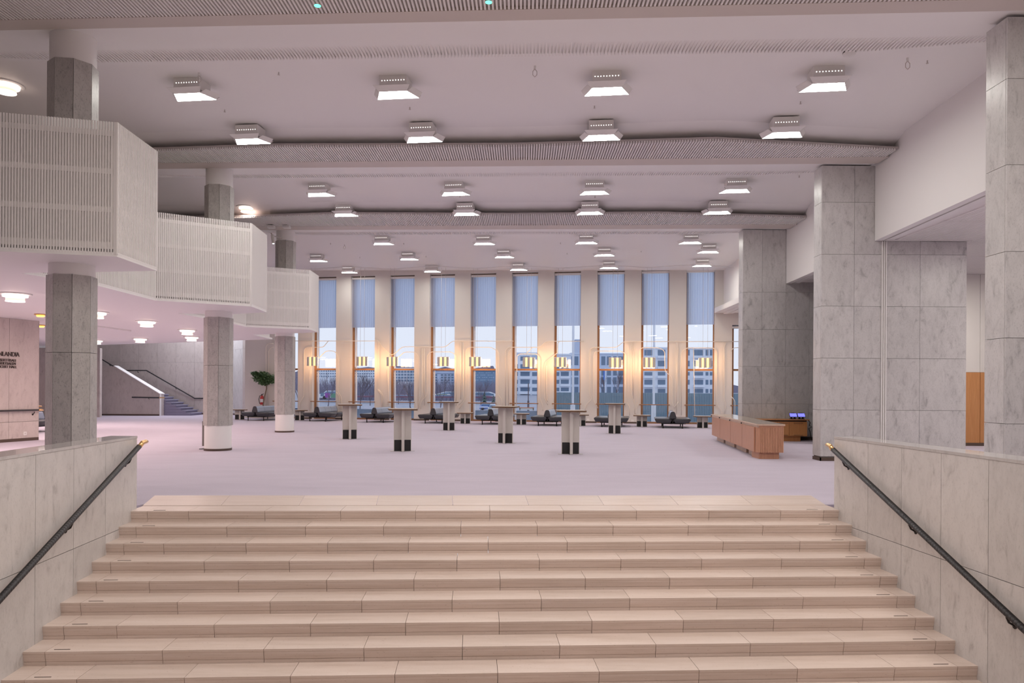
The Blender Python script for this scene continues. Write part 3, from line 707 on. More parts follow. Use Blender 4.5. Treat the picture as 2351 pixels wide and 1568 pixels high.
# side stair
ss = empty('side_staircase', tuple(onz(400, 950, 0)), 'small carpeted side stair behind a marble parapet on the left', kind='structure')
YS = 39.2
xe = at(366, 900, YS).x; xe2 = at(375, 900, YS+.5).x
pr = [(at(120, 841, YS).x, zpx(120, 841, YS)), (at(262, 841, YS).x, zpx(262, 841, YS)), (xe, zpx(366, 905, YS)), (xe, 0), (at(120, 841, YS).x, 0)]
m = MB(); k = len(pr); m.v = [(x, YS, z) for x, z in pr]+[(x+.05, YS+.42, z) for x, z in pr]; m.f = [tuple(range(k-1, -1, -1)), tuple(range(k, 2*k))]+[(i, (i+1) % k, k+(i+1) % k, k+i) for i in range(k)]
m.obj('parapet', 'marblewarm', ss)
za, zb2 = zpx(262, 841, YS), zpx(366, 905, YS); xa = at(262, 841, YS).x
MB().hexa([(xa, YS-.01, za), (xe+.02, YS-.01, zb2), (xe+.07, YS+.44, zb2), (xa, YS+.44, za)], [(xa, YS-.01, za+.04), (xe+.02, YS-.01, zb2+.04), (xe+.07, YS+.44, zb2+.04), (xa, YS+.44, za+.04)]).obj('coping', 'plaster', ss)
MB().box(at(120, 900, YS).x, xe, YS-.012, YS, 0, .08).obj('baseboard', 'baseboard', ss)
MB().box(xe+.001, xe+.02, YS+.02, YS+.42, 0, zb2).obj('end_panel', 'plaster', ss)
xr_ = [437, 427, 416, 404, 393, 381, 369, 357]; hz = (zpx(400, 915, YS+.4)-zpx(400, 951.5, YS+.4))/6.0
for i, p in enumerate(xr_):
    x1_ = at(p, 945, YS+.45).x
    MB().box(xe-1.5, x1_, YS+.43, YS+1.9, i*hz, (i+1)*hz-.045).obj('step', 'carpetblue', ss)
    MB().box(xe-1.5, x1_+.05, YS+.40, YS+1.9, (i+1)*hz-.045, (i+1)*hz).obj('tread', 'carpetblue', ss)
def wallrail(pts, label, Y, brass=None):
    ps = [at(x, y, Y) for x, y in pts]; r = empty('handrail', tuple(ps[0]), label, 'handrail')
    MB().tube(ps, .032, 8).obj('grip', 'wrap', r)
    if brass: MB().tube([ps[-1], ps[-1]+Vector((.28, 0, 0))], [.034, .028], 8).obj('brass_end', 'brass', r)
    for a, b in zip(ps, ps[1:]):
        m = MB(); bracket(m, a.lerp(b, .6), (0, .12, 0)); m.obj('bracket', 'blackmetal', r)
wallrail([(233, 824.5), (262, 842)], 'short black sloping handrail at the head of the side stair', 41.5)
wallrail([(283, 850.5), (336, 850.5), (447, 914.5), (474, 914.5)], 'black handrail following the side stair along the marble wall', 41.3)
wallrail([(303, 912), (366, 913)], 'short black handrail on the side stair parapet', YS-.1, True)

# ================================================================== CEILING LIGHTS
def light_proto():
    r = empty('ceiling_light', (0, 0, 0), 'x', 'ceiling light', 'square ceiling lights')
    A, B, C_, D = (-.25, -.17, 0), (.25, -.17, 0), (.385, .17, 0), (-.385, .17, 0)
    MB().poly([D, C_, B, A]).obj('diffuser', 'glow', r)
    MB().prism([(-.25, -.17), (.25, -.17), (.385, .17), (-.385, .17)], .006, .012).obj('reflector', 'whitemetal', r)
    def flap(a, b, c, d, n):
        m = MB(); t = Vector((0, 0, .006)); m.hexa([a, b, c, d], [Vector(p)+t for p in (a, b, c, d)]); m.obj('flap', 'whitemetal', r)
    flap(A, B, (.335, -.29, .07), (-.335, -.29, .07), 0)
    flap(B, C_, (.45, .15, .085), (.335, -.12, .085), 1); flap(D, A, (-.335, -.12, .085), (-.45, .15, .085), 1)
    flap(C_, D, (-.40, .27, .08), (.40, .27, .08), 2)
    MB().prism([(-.25, -.19), (.25, -.19), (.25, .2), (-.25, .2)], .07, .30).obj('housing', 'whitemetal', r)
    m = MB()
    for i in range(9):
        x = -.2+.05*i; m.poly([(x-.007, -.1915, .185), (x+.007, -.1915, .185), (x+.007, -.1915, .2), (x-.007, -.1915, .2)])
    tag(m.obj('vent_hole', 'holes', r), kind='stuff')
    return r
lp = light_proto(); lk = tree(lp)
rows = [[(450, 231), (912, 227), (1390, 219), (1886, 210)], [(581, 331), (973, 327), (1378, 323), (1793, 317)], [(737, 451), (1045, 449), (1363, 447), (1684, 443)],
        [(795, 497), (1070, 495), (1353, 493), (1644, 492)], [(880, 562), (1111, 562), (1345, 560), (1583, 560)], [(731, 601), (939, 597), (1157, 592), (1386, 588), (1624, 581)],
        [(802, 627), (992, 625), (1190, 621), (1397, 617), (1610, 612)]]
first = True
for i, rw in enumerate(rows):
    for j, (px, py) in enumerate(rw):
        z = zb(0)+.045
        for _ in range(4):
            p = onz(px, py, z); z = zb(p.x)+(.04 if i not in (1, 3) else -.005)
        lab = 'white square ceiling light, %s from left in the %s row from the stairs' % (ORD[j], ORD[i])
        loc = (p.x, p.y-.17, z); rz = -.12
        if first: lp.location = loc; lp.rotation_euler = (0, 0, rz); lp['label'] = lab; first = False
        else: dup(lp, loc, rz, lab, lk)

# round glass ceiling lamps
def round_proto():
    r = empty('round_lamp', (0, 0, 0), 'x', 'ceiling lamp', 'round glass ceiling lamps')
    MB().lathe([(.30, 0), (.30, -.02), (.235, -.03), (.235, 0)], n=28).obj('mount_ring', 'whitemetal', r)
    MB().lathe([(.20, -.03), (.225, -.035), (.225, -.07), (.17, -.078), (.0, -.078)], n=28).obj('upper_glass', 'rglow', r, True)
    MB().lathe([(.165, -.078), (.17, -.15), (.16, -.16), (.0, -.162)], n=28).obj('lower_glass', 'rglow2', r, True)
    MB().lathe([(.172, -.152), (.174, -.165), (.15, -.168), (.0, -.168)], n=28).obj('lamp_rim', 'rglow', r)
    return r
rp_ = round_proto(); rk = tree(rp_)
spots = [(35, 674, SOF, 'round glass ceiling lamp left of the near column, above the lettering'), (221, 716, SOF, 'round glass ceiling lamp half hidden by the near column edge, upper one'),
    (337, 737, SOF, 'round glass ceiling lamp between the near and middle columns, largest there'), (430, 757, SOF, 'round glass ceiling lamp left of the middle column, upper of a close pair'),
    (322, 777, SOF, 'round glass ceiling lamp farthest back, above the side stair'), (440, 773, SOF, 'round glass ceiling lamp left of the middle column, lower of a close pair'),
    (221, 781, SOF, 'round glass ceiling lamp half hidden by the near column edge, lower one'),
    (566, 475, None, 'round glass lamp on the high ceiling right of the middle column'), (14, 193, None, 'round glass lamp on the high ceiling at the upper left edge')]
first = True
for px, py, z, lab in spots:
    zz = z
    if zz is None:
        zz = zc(-8)
        for _ in range(4): p = onz(px, py, zz); zz = zc(p.x)
    p = onz(px, py, zz); loc = (p.x, p.y, zz)
    if first: rp_.location = loc; rp_['label'] = lab; first = False
    else: dup(rp_, loc, 0, lab, rk)
    l = bpy.data.lights.new('round_lamp_light', 'AREA'); l.shape = 'DISK'; l.size = .3; l.energy = 34 if z else 14; l.color = (1, .77, .66)
    o = bpy.data.objects.new('round_lamp_light', l); COL.objects.link(o); o.location = (p.x, p.y, zz-.19)
for px, py, lab in ((93, 721, 'brass round ceiling lamp, larger one in the gap left of the near column'), (94, 746, 'brass round ceiling lamp, smaller one in the gap left of the near column')):
    p = onz(px, py, SOF); r = empty('brass_lamp', tuple(p), lab, 'ceiling lamp', 'brass ceiling lamps')
    MB().lathe([(.14, 0), (.15, -.03), (.06, -.045)], (p.x, p.y), 20).obj('shade', 'brass', r)
    o = MB().lathe([(.10, SOF-.046), (.08, SOF-.075), (0, SOF-.08)], (p.x, p.y), 20).obj('bulb_glass', 'bglow', r)
    r.children  # built below the soffit
    for ch in kids(r):
        if ch.name.startswith('shade'):
            ch.location = (0, 0, SOF)

# pendants in front of the window wall
def pendant_proto():
    r = empty('pendant_lamp', (0, 0, 0), 'x', 'pendant lamp', 'pendants along the windows')
    H = .425
    for i in (-1, 0, 1):
        cx = i*.213
        MB().lathe([(.068, 0), (.068, H)], (cx, 0), 12, math.pi*1.07, math.pi*1.93).obj('shield', 'greymetal', r, True)
        MB().lathe([(.066, .01), (.066, H-.01)], (cx, .01), 12, math.pi*.04, math.pi*.96).obj('diffuser', 'pglow', r, True)
        MB().lathe([(.0, H-.015), (.066, H-.015)], (cx, 0), 16).obj('lid', 'whitemetal', r)
    for cx in (-.1065, .1065):
        MB().box(cx-.041, cx+.041, -.03, -.015, .01, H-.01).obj('lit_slot', 'pamber', r)
    MB().box(-.27, .27, -.012, .012, H, H+.018).obj('hanger_bar', 'whitemetal', r)
    return r
pp = pendant_proto(); pk = tree(pp); first = True
for j, (px, py) in enumerate([(717.5, 840), (831.5, 840), (900.5, 840.5), (1017.5, 841), (1090.5, 841), (1214, 842.5), (1286, 842.5), (1412, 843.5), (1490, 843.5), (1619, 844.3)]):
    p = onplane(px, py, G0-WN*1.05, WN); lab = 'grey metal pendant of three tubes, %s from left along the windows' % ORD[j]
    if first: r = pp; r.location = p; r.rotation_euler = (0, 0, -TH); r['label'] = lab; first = False
    else: r = dup(pp, p, -TH, lab, pk)
    for cx in (-.1, .1):
        q = p + WU*cx; o = MB().tube([(cx, 0, .44), (cx, 0, zc(q.x)-p.z)], .006, 5).mesh('wire', 'greymetal'); w_ = bpy.data.objects.new('wire', o); COL.objects.link(w_); w_.parent = r

# small things on the ceiling
def ceil_pt(px, py):
    z = zc(0)
    for _ in range(4): p = onz(px, py, z); z = zc(p.x)
    return onz(px, py, z)
hooks = [(457, 167, 'above the nearest left ceiling light'), (2084, 133, 'at the upper right near the bulkhead'), (1228, 152, 'below the slatted strip in the middle'), (1201, 316, 'just before the second beam'),
         (717, 487, 'just before the third beam, on the left'), (1170, 487, 'just before the third beam, in the middle'), (791, 561, 'left in the last bay near the windows')]
for px, py, wh in hooks:
    p = ceil_pt(px, py); r = empty('ceiling_hook', tuple(p), 'small white wire loop hanging from the ceiling, ' + wh, 'hook', 'ceiling hooks')
    MB().tube([p, p-Vector((0, 0, .05))], .018, 8).obj('socket', 'whitemetal', r)
    w = .035; MB().tube([p+Vector((0, 0, -.05)), p+Vector((w, 0, -.09)), p+Vector((w, 0, -.15)), p+Vector((0, 0, -.185)), p+Vector((-w, 0, -.15)), p+Vector((-w, 0, -.09)), p+Vector((0, 0, -.05))], .007, 5).obj('loop', 'greymetal', r)
spr = MB().tube([(0, 0, 0), (0, 0, -.045)], .011, 6).tube([(0, 0, -.045), (0, 0, -.05)], .022, 8).mesh('sprinkler', 'greymetal')
for px, py in [(516, 252), (418, 320), (1365, 243), (1838, 233), (1948, 305), (941, 246), (782, 318), (1152, 314), (2129, 139), (640, 166), (1835, 403), (934, 484), (1366, 450), (1056, 449), (671, 486), (927, 558), (1287, 557), (1302, 581), (1652, 575), (1472, 576), (978, 588), (759, 558), (826, 590)]:
    p = ceil_pt(px, py); o = inst('sprinkler', spr, None, tuple(p)); tag(o, 'tiny grey sprinkler head on the white ceiling', 'sprinkler', 'ceiling sprinklers')
for px, py, rr, lab in ((1950, 116, .10, 'black and white smoke detector at the upper right of the ceiling'), (885, 543, .085, 'white smoke detector above a ceiling light near the middle windows')):
    p = ceil_pt(px, py); r = empty('smoke_detector', tuple(p), lab, 'smoke detector')
    o = MB().lathe([(rr*.7, 0), (rr, -.03), (rr, -.045)], n=20).obj('base', 'blackmetal', r); o.location = p; o.matrix_parent_inverse = r.matrix_basis.inverted()
    o = MB().lathe([(rr*.98, -.045), (rr*.9, -.075), (0, -.095)], n=20).obj('cover', 'whitemetal', r, True); o.location = p; o.matrix_parent_inverse = r.matrix_basis.inverted()
for px, py, lab in ((729, 13.5, 'small green lamp under the near beam, left one'), (1122, 5.5, 'small green lamp under the near beam, right one')):
    p = onz(px, py, zb(0)); p = onz(px, py, zb(p.x)); r = empty('indicator_lamp', tuple(p), lab, 'indicator light', 'green indicator lamps')
    MB().lathe([(.05, p.z+.04), (.05, p.z)], (p.x, p.y), 14).obj('housing', 'whitemetal', r)
    MB().lathe([(.0, p.z-.002), (.043, p.z-.002), (.045, p.z+.005)], (p.x, p.y), 14).obj('lens', 'green', r)
for px, py, lab in ((623, 517, 'white projector box under the third beam, left one'), (658, 517, 'white projector box under the third beam, right one by the column')):
    z = zb(-8); p = onz(px, py, z); r = empty('ceiling_box', tuple(p), lab, 'projector', 'boxes under the third beam')
    MB().box(p.x-.11, p.x+.11, p.y-.12, p.y+.12, z-.10, z-.02).obj('housing', 'whitemetal', r); MB().tube([(p.x, p.y, z-.02), (p.x, p.y, z+.01)], .03, 8).obj('mount', 'blackmetal', r)
p = at(629, 545, 25.2); r = empty('spotlight', tuple(p), 'small white spotlight clamped beside the top of the far column', 'spotlight')
MB().tube([p+Vector((-.10, 0, .15)), p+Vector((-.05, 0, .05)), p+Vector((.12, .25, .05)), p+Vector((.18, .75, .05))], .02, 6).obj('arm', 'greymetal', r)
MB().tube([p+Vector((-.05, 0, .08)), p+Vector((.0, -.05, -.22))], [.06, .05], 10).obj('housing', 'whitemetal', r)
MB().lathe([(0, p.z-.245), (.03, p.z-.23)], (p.x, p.y-.055), 10).obj('lens', 'led', r)
# cable swagging along the ceiling in front of the windows
pts = []
for i in range(61):
    t = i/60; px = 700+t*985; py = 619 - 6*t - 5*abs(math.sin(t*math.pi*5.0))**1.5; pts.append(onplane(px, py, G0-WN*2.6, WN))
pts = [Vector((p.x, p.y, min(p.z, zc(p.x)-.015))) for p in pts]
tag(MB().tube(pts, .018, 6).obj('ceiling_cable', 'whitemetal'), 'thin white cable looping along the ceiling before the windows', 'cable')

# ================================================================== FURNITURE
def table_proto(name, h, kick, lab, cat, grp):
    r = empty(name, (0, 0, 0), lab, cat, grp); a, t = .215, .035
    MB().box(-a, a, -t, t, .008, h-.03).obj('leg_board', 'laminate', r)
    MB().box(-t, t, -a, -t-.0005, .008, h-.03).box(-t, t, t+.0005, a, .008, h-.03).obj('leg_board', 'laminate', r)
    me = MB().box(t+.008, a-.012, -t-.007, -t-.0005, .004, kick).mesh('kick_panel', 'black')
    for q in range(4):
        inst('kick_panel', me, r, (0, 0, 0), q*math.pi/2)
    me2 = MB().box(t+.008, a-.012, t+.0005, t+.007, .004, kick).mesh('kick_panel', 'black')
    for q in range(4): inst('kick_panel', me2, r, (0, 0, 0), q*math.pi/2)
    T = .35; c = .05
    o8 = [(-T+c, -T), (T-c, -T), (T, -T+c), (T, T-c), (T-c, T), (-T+c, T), (-T, T-c), (-T, -T+c)]
    MB().prism(o8, h-.042, h-.004).obj('table_edge', 'tabledge', r)
    MB().prism([(x*.985, y*.985) for x, y in o8], h-.0045, h).obj('table_top', 'tabletop', r)
    MB().box(-.30, .30, -.06, .06, 0, .007).obj('foot_plate', 'steel', r)
    return r
hp = table_proto('standing_table', 1.065, .285, 'x', 'table', 'standing tables in the foyer'); hk = tree(hp); first = True
for px, py, a, lab in ((801, 1008.4, .05, 'white cross-legged standing table, leftmost of the six, by the second sofa'), (922.5, 1036.5, .06, 'white cross-legged standing table, second from left and nearer the stairs'),
        (1030, 988.3, -.05, 'white cross-legged standing table, third from left and farthest back'), (1160.5, 1017.9, -.22, 'white cross-legged standing table, fourth from left, showing a side panel'),
        (1310, 1043.2, .12, 'white cross-legged standing table nearest the stairs'), (1412, 995.7, -.06, 'white cross-legged standing table, rightmost of the six')):
    p = onz(px, py, 0); p.y += .10; rz = a - math.atan2(p.x, p.y)
    if first: hp.location = p; hp.rotation_euler = (0, 0, rz); hp['label'] = lab; first = False
    else: dup(hp, p, rz, lab, hk)
lw = table_proto('low_table', .49, .235, 'x', 'table', 'low tables between the sofas'); lk2 = tree(lw); first = True
for px, py, a, lab in ((548.5, 963.3, 0, 'low white table left of the first sofa, by the middle column'), (686.5, 965, .05, 'low white table between the first and second sofas'), (1068, 972.7, -.08, 'low white table between the fourth and fifth sofas'),
        (1197, 975, -.05, 'low white table between the fifth and sixth sofas'), (1333, 978, .0, 'low white table behind the nearest standing table'), (1474.6, 980, .0, 'low white table between the seventh and eighth sofas'), (1614, 982.7, .12, 'low white table beside the wooden counter')):
    p = onz(px, py, 0); p.y += .1; rz = a - math.atan2(p.x, p.y)
    if first: lw.location = p; lw.rotation_euler = (0, 0, rz); lw['label'] = lab; first = False
    else: dup(lw, p, rz, lab, lk2)
def cushion(name, x0, x1, y0, y1, z0, z1, r, tap=.0, par=None):
    """rounded cushion: stacked rounded outlines"""
    m = MB(); lv = [(z0, .03+tap), (z0+(z1-z0)*.25, .012+tap*.75), (z0+(z1-z0)*.7, 0), (z1-.02, .006), (z1, .035)]
    n = 0; ring = 12
    for z, ins in lv:
        X0, X1, Y0, Y1 = x0+ins, x1-ins, y0+ins*.4, y1-ins*.4; c = min(r, (X1-X0)*.4, (Y1-Y0)*.4)
        for cx, cy, a0 in ((X1-c, Y1-c, 0), (X0+c, Y1-c, 90), (X0+c, Y0+c, 180), (X1-c, Y0+c, 270)):
            for k in range(3):
                t = math.radians(a0+45*k); m.v.append((cx+c*math.cos(t), cy+c*math.sin(t), z))
    for i in range(len(lv)-1):
        for k in range(ring): m.f.append((i*ring+k, i*ring+(k+1) % ring, (i+1)*ring+(k+1) % ring, (i+1)*ring+k))
    m.f.append(tuple(range(ring-1, -1, -1))); m.f.append(tuple((len(lv)-1)*ring+k for k in range(ring)))
    return m.obj(name, 'leather', par, True)
def sofa_proto():
    r = empty('sofa', (0, 0, 0), 'x', 'sofa', 'double-sided black sofas'); L = 2.0
    for i in range(3):
        y0 = i*L/3
        for sx in (-1, 1):
            x0, x1 = (-.71, -.02) if sx < 0 else (.02, .71)
            cushion('seat_cushion', x0, x1, y0+.004, y0+L/3-.004, .21, .395, .05, .045, r)
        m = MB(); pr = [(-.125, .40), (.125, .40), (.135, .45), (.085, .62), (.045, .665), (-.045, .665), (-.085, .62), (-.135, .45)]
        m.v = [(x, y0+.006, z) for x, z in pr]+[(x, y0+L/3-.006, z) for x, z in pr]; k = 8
        m.f = [tuple(range(k)), tuple(range(2*k-1, k-1, -1))]+[(i2, k+i2, k+(i2+1) % k, (i2+1) % k) for i2 in range(k)]; m.obj('backrest', 'leather_glare', r)
    for ya, yb in ((-.006, .006), (L-.006, L+.006)):
        m = MB(); pr = [(-.13, .395), (.13, .395), (.14, .45), (.09, .625), (.048, .672), (-.048, .672), (-.09, .625), (-.14, .45)]
        m.v = [(x, ya, z) for x, z in pr]+[(x, yb, z) for x, z in pr]; k = 8
        m.f = [tuple(range(k)), tuple(range(2*k-1, k-1, -1))]+[(i2, k+i2, k+(i2+1) % k, (i2+1) % k) for i2 in range(k)]; m.obj('end_cap', 'leather', r)
    MB().box(-.45, .45, .12, L-.12, .17, .21).obj('frame', 'blackmetal', r)
    MB().box(-.02, .02, .1, L-.1, .21, .41).obj('back_support', 'blackmetal', r)
    leg = MB().tube([(0, 0, 0), (0, 0, .19)], .022, 8).tube([(0, 0, 0), (0, 0, .012)], .04, 8).mesh('leg', 'blackmetal')
    for sx in (-.385, .385):
        for y in (.1, L-.1): inst('leg', leg, r, (sx, y, 0))
    return r
sf = sofa_proto(); sk = tree(sf); first = True
for j, (xa_, xb_, py) in enumerate([(580.6, 617, 965), (710, 748.8, 967.4), (841.1, 880.7, 970.3), (975.3, 1015.8, 972.4), (1106.6, 1148.1, 975), (1235.4, 1278.2, 978.2), (1380.8, 1425.3, 980.6), (1521.8, 1567, 983.5)]):
    p = (onz(xa_, py, 0)+onz(xb_, py, 0))/2 - WN*(.1 if j else .55); lab = 'double-sided black leather sofa, %s from left along the windows' % ORD[j]
    if first: sf.location = p; sf.rotation_euler = (0, 0, -TH); sf['label'] = lab; first = False
    else: dup(sf, p, -TH, lab, sk)
p = onz(96, 997, 0)+Vector((-1.3, 0, 0)); dup(sf, p, .0, 'black leather sofa glimpsed in the gap left of the near column', sk)

# wooden counter
zc1 = 1.6-(974-893.4)*16.9/F; ca, cb = at(1737, 974, 16.9), at(1799, 971, 16.9); fa = onz(1635, 951, zc1)
ct = empty('counter', (ca.x, 16.9, 0), 'long red oak counter with ribbed end beside the far marble pier', 'counter')
e = Vector((fa.x-ca.x, fa.y-16.9, 0)); Lc = e.length; e.normalize(); ni = Vector((e.y, -e.x, 0)); wd = cb.x-ca.x
O = lambda u, w, z: Vector((ca.x, 16.9, z)) + e*u + Vector((w, 0, 0))
zp_ = .155
MB().hexa([O(.1, .0, zp_), O(.03, .04, zp_) if False else O(.0, .06, zp_), O(0, wd, zp_), O(Lc, wd, zp_)], [O(.1, .0, zc1-.07), O(0, .06, zc1-.07), O(0, wd, zc1-.07), O(Lc, wd, zc1-.07)]).obj('carcass', 'oak', ct)
us = [onplane(x, 990, O(0, 0, 0), ni) for x in (1733.5, 1705.5, 1678.5, 1654.5, 1636)]
uu = [max(.02, (q-O(0, 0, 0)).dot(e)) for q in us]
for a, b in zip(uu, uu[1:]):
    MB().obox(O(a+.012, 0, zp_)-ni*.0, e*(b-a-.024), -Vector((.022, 0, 0)), (0, 0, zc1-.075-zp_)).obj('front_panel', 'oak', ct)
    MB().obox(O(a+.16, .12, 0), e*(b-a-.3), Vector((.3, 0, 0)), (0, 0, zp_+.01)).obj('plinth_block', 'paleoak', ct)
    p = O(b-.0, -.03, zc1-.045); MB().tube([p, p-Vector((.02, .0, 0))], .02, 8).obj('edge_stud', 'black', ct)
MB().hexa([O(0, .02, zc1-.075), O(0, wd-.01, zc1-.075), O(Lc, wd-.01, zc1-.075), O(Lc, -.028, zc1-.075)], [O(0, .02, zc1-.03), O(0, wd-.01, zc1-.03), O(Lc, wd-.01, zc1-.03), O(Lc, -.028, zc1-.03)]).obj('edge_rail', 'paleoak', ct)
MB().hexa([O(-.04, -.0, zc1-.03), O(-.04, wd+.03, zc1-.03), O(Lc+.04, wd+.03, zc1-.03), O(Lc+.04, -.04, zc1-.03)], [O(-.04, -.0, zc1), O(-.04, wd+.03, zc1), O(Lc+.04, wd+.03, zc1), O(Lc+.04, -.04, zc1)]).obj('edge_band', 'paleoak', ct)
M['countertop'] = pm('grey_brown_countertop', (.33, .27, .22), .16)
MB().hexa([O(.0, .03, zc1), O(.0, wd+.01, zc1), O(Lc, wd+.01, zc1), O(Lc, .0, zc1)], [O(.0, .03, zc1+.006), O(.0, wd+.01, zc1+.006), O(Lc, wd+.01, zc1+.006), O(Lc, .0, zc1+.006)]).obj('countertop', 'countertop', ct)
nr = 15
for i in range(nr):
    x0_ = ca.x+.06+(wd-.06)*i/nr; MB().box(x0_+.004, x0_+(wd-.06)/nr-.004, 16.9-.02, 16.9, zp_, zc1-.08).obj('rib', 'oak', ct)
MB().box(ca.x+.06, cb.x, 16.9-.012, 16.9+.02, zc1-.08, zc1-.03).obj('end_rail', 'oak', ct)
MB().box(ca.x+.09, cb.x-.07, 16.98, 17.5, 0, zp_+.01).obj('plinth_block', 'oak', ct)
# back cabinet with two tablet tills
Yc = 22.7; bx0, bx1 = at(1735, 960, Yc).x, at(1856, 960, Yc).x; zt_ = zpx(1830, 963, Yc)
cb_ = empty('back_cabinet', (bx0, Yc, 0), 'orange oak cabinet against the far marble pier with two tills', 'cabinet')
MB().box(bx0, bx1-.04, Yc+.02, 23.36, .16, zt_-.07).obj('carcass', 'oak2', cb_)
MB().box(bx0, bx1-.2, Yc+.1, 23.3, 0, .16).obj('plinth', 'oak2', cb_)
MB().box(bx0-.05, bx1+.03, Yc-.03, 23.37, zt_-.025, zt_).obj('worktop', 'oak2', cb_)
MB().box(bx0, bx1-.04, Yc+.03, 23.3, zt_-.07, zt_-.025).obj('shadow_gap', 'dark', cb_)
xd = [bx0, at(1785, 960, Yc).x, at(1812, 960, Yc).x, at(1854, 960, Yc).x]
for a, b in zip(xd, xd[1:]):
    d0 = MB().box(a+.008, b-.008, Yc, Yc+.02, .175, zt_-.075).obj('door', 'oak2', cb_)
    MB().box((a+b)/2-.14, (a+b)/2+.14, Yc-.012, Yc, zt_-.125, zt_-.10).obj('handle', 'frame', d0); MB().box((a+b)/2-.14, (a+b)/2+.14, Yc-.008, Yc, .185, .205).obj('handle', 'frame', d0)
for px, lab in ((1821, 'black tablet till with blue screen, left of two on the cabinet'), (1839.5, 'black tablet till with blue screen, right of two on the cabinet')):
    p = at(px, 962, 22.95); p.z = zt_; r = empty('tablet_till', tuple(p), lab, 'tablet', 'tills on the back cabinet')
    MB().box(p.x-.085, p.x+.085, p.y-.06, p.y+.08, zt_, zt_+.02).obj('foot', 'black', r)
    MB().box(p.x-.07, p.x-.03, p.y-.02, p.y+.05, zt_+.02, zt_+.10).box(p.x+.03, p.x+.07, p.y-.02, p.y+.05, zt_+.02, zt_+.10).obj('stand', 'black', r)
    c = Vector((p.x, p.y, zt_+.12)); ex, ey, nz = Vector((.12, 0, 0)), Vector((0, .045, .062)), Vector((0, -.008, .006))
    MB().obox(c-ex-ey, ex*2, ey*2, nz).obj('bezel', 'black', r); MB().obox(c-ex*.9-ey*.82+nz, ex*1.8, ey*1.64, nz*.15).obj('screen', 'screen', r)
    MB().box(p.x-.05, p.x+.05, p.y+.03, p.y+.06, zt_+.17, zt_+.195).obj('camera_bar', 'black', r)
pts = [at(x, y, 23.2) for x, y in ((1856, 965), (1860, 970), (1858, 977), (1864, 980), (1857, 984), (1860, 992), (1863, 1009))]
tag(MB().tube(pts, .012, 5).obj('power_cable', 'blackmetal'), 'dark loose power cable hanging at the end of the back cabinet', 'cable')
for px, py in ((1350, 965), (1452, 967.5)):
    p = onplane(px, py, G0-WN*REC, WN); r = empty('power_socket', tuple(p), 'white double wall socket low on the pier, %s' % ('behind the nearest standing table' if px < 1400 else 'left of the low table between sofas'), 'socket', 'sockets on the window piers')
    MB().obox(p-WU*.06-WN*.012-Vector((0, 0, .08)), WU*.12, WN*.012, (0, 0, .16)).obj('plate', 'whitemetal', r); MB().obox(p-WU*.03-WN*.014-Vector((0, 0, .05)), WU*.06, WN*.003, (0, 0, .04)).obj('insert', 'greymetal', r)
# ficus in a pot, fire extinguisher, board behind the middle column
fx = at(608, 900, 36.55); r = empty('ficus_tree', (fx.x, fx.y, 0), 'green potted ficus left of the far column', 'plant')
MB().lathe([(0, 0), (.17, 0), (.22, .38), (.20, .38), (.19, .33), (0, .33)], (fx.x, fx.y), 18).obj('pot', 'laminate', r)
tz = lambda x, y: at(x-2, y, 36.5)
MB().tube([Vector((fx.x, fx.y, .3)), tz(606, 930), tz(609, 912), tz(614, 892), tz(613, 882)], [.035, .032, .03, .03, .028], 7).obj('trunk', 'bark', r, True)
MB().tube([tz(613, 884), tz(603, 872), tz(596, 864)], [.022, .016, .008], 5).tube([tz(613, 884), tz(622, 872), tz(628, 866)], [.022, .016, .008], 5).obj('branch', 'bark', r)
m = MB(); rnd = random.Random(3)
for i in range(1900):
    cxp, cyp, rx, ry = rnd.choice([(598, 866, 13, 10), (612, 868, 17, 13), (626, 870, 12, 10), (606, 860, 14, 8), (588, 856, 6, 4), (610, 877, 13, 6)])
    a, b = rnd.random()*6.283, math.sqrt(rnd.random())
    p = tz(cxp+rx*b*math.cos(a), cyp+ry*b*math.sin(a)) + Vector((0, rnd.uniform(-.3, .1), 0)); t = Vector((rnd.uniform(-1, 1), rnd.uniform(-1, 1), rnd.uniform(-.9, .3))).normalized(); s_ = t.cross(Vector((rnd.uniform(-1, 1), rnd.uniform(-1, 1), 1))).normalized()
    l = rnd.uniform(.07, .12); m.poly([p, p+t*l*.5+s_*.034, p+t*l, p+t*l*.5-s_*.034])
tag(m.obj('foliage', 'leaf', r), kind='stuff')
p = at(601.5, 929, 36.55); r = empty('fire_extinguisher', tuple(p), 'red fire extinguisher hanging beside the ficus', 'fire extinguisher')
h = 25*36.55/F
MB().lathe([(0, p.z), (.085, p.z), (.09, p.z+.03), (.09, p.z+h*.68), (.05, p.z+h*.82), (.03, p.z+h*.84)], (p.x, p.y), 16).obj('cylinder', 'red', r, True)
MB().tube([(p.x, p.y, p.z+h*.82), (p.x, p.y, p.z+h*.95)], .025, 8).tube([(p.x-.04, p.y, p.z+h*.93), (p.x+.09, p.y, p.z+h)], .014, 6).obj('valve', 'blackmetal', r)
MB().tube([(p.x, p.y-.02, p.z+h*.9), (p.x-.11, p.y-.02, p.z+h*.8), (p.x-.15, p.y-.02, p.z+h*.5), (p.x-.12, p.y-.02, p.z+h*.15), (p.x-.07, p.y-.04, p.z+.03)], .016, 6).obj('hose', 'blackmetal', r)
MB().lathe([(.0905, p.z+.12), (.0905, p.z+.28)], (p.x, p.y), 16, math.pi*1.2, math.pi*1.8).obj('label_plate', 'carwhite', r, True)
MB().box(p.x-.04, p.x+.04, p.y+.08, p.y+.3, p.z+h*.6, p.z+h*.66).obj('wall_bracket', 'blackmetal', r)
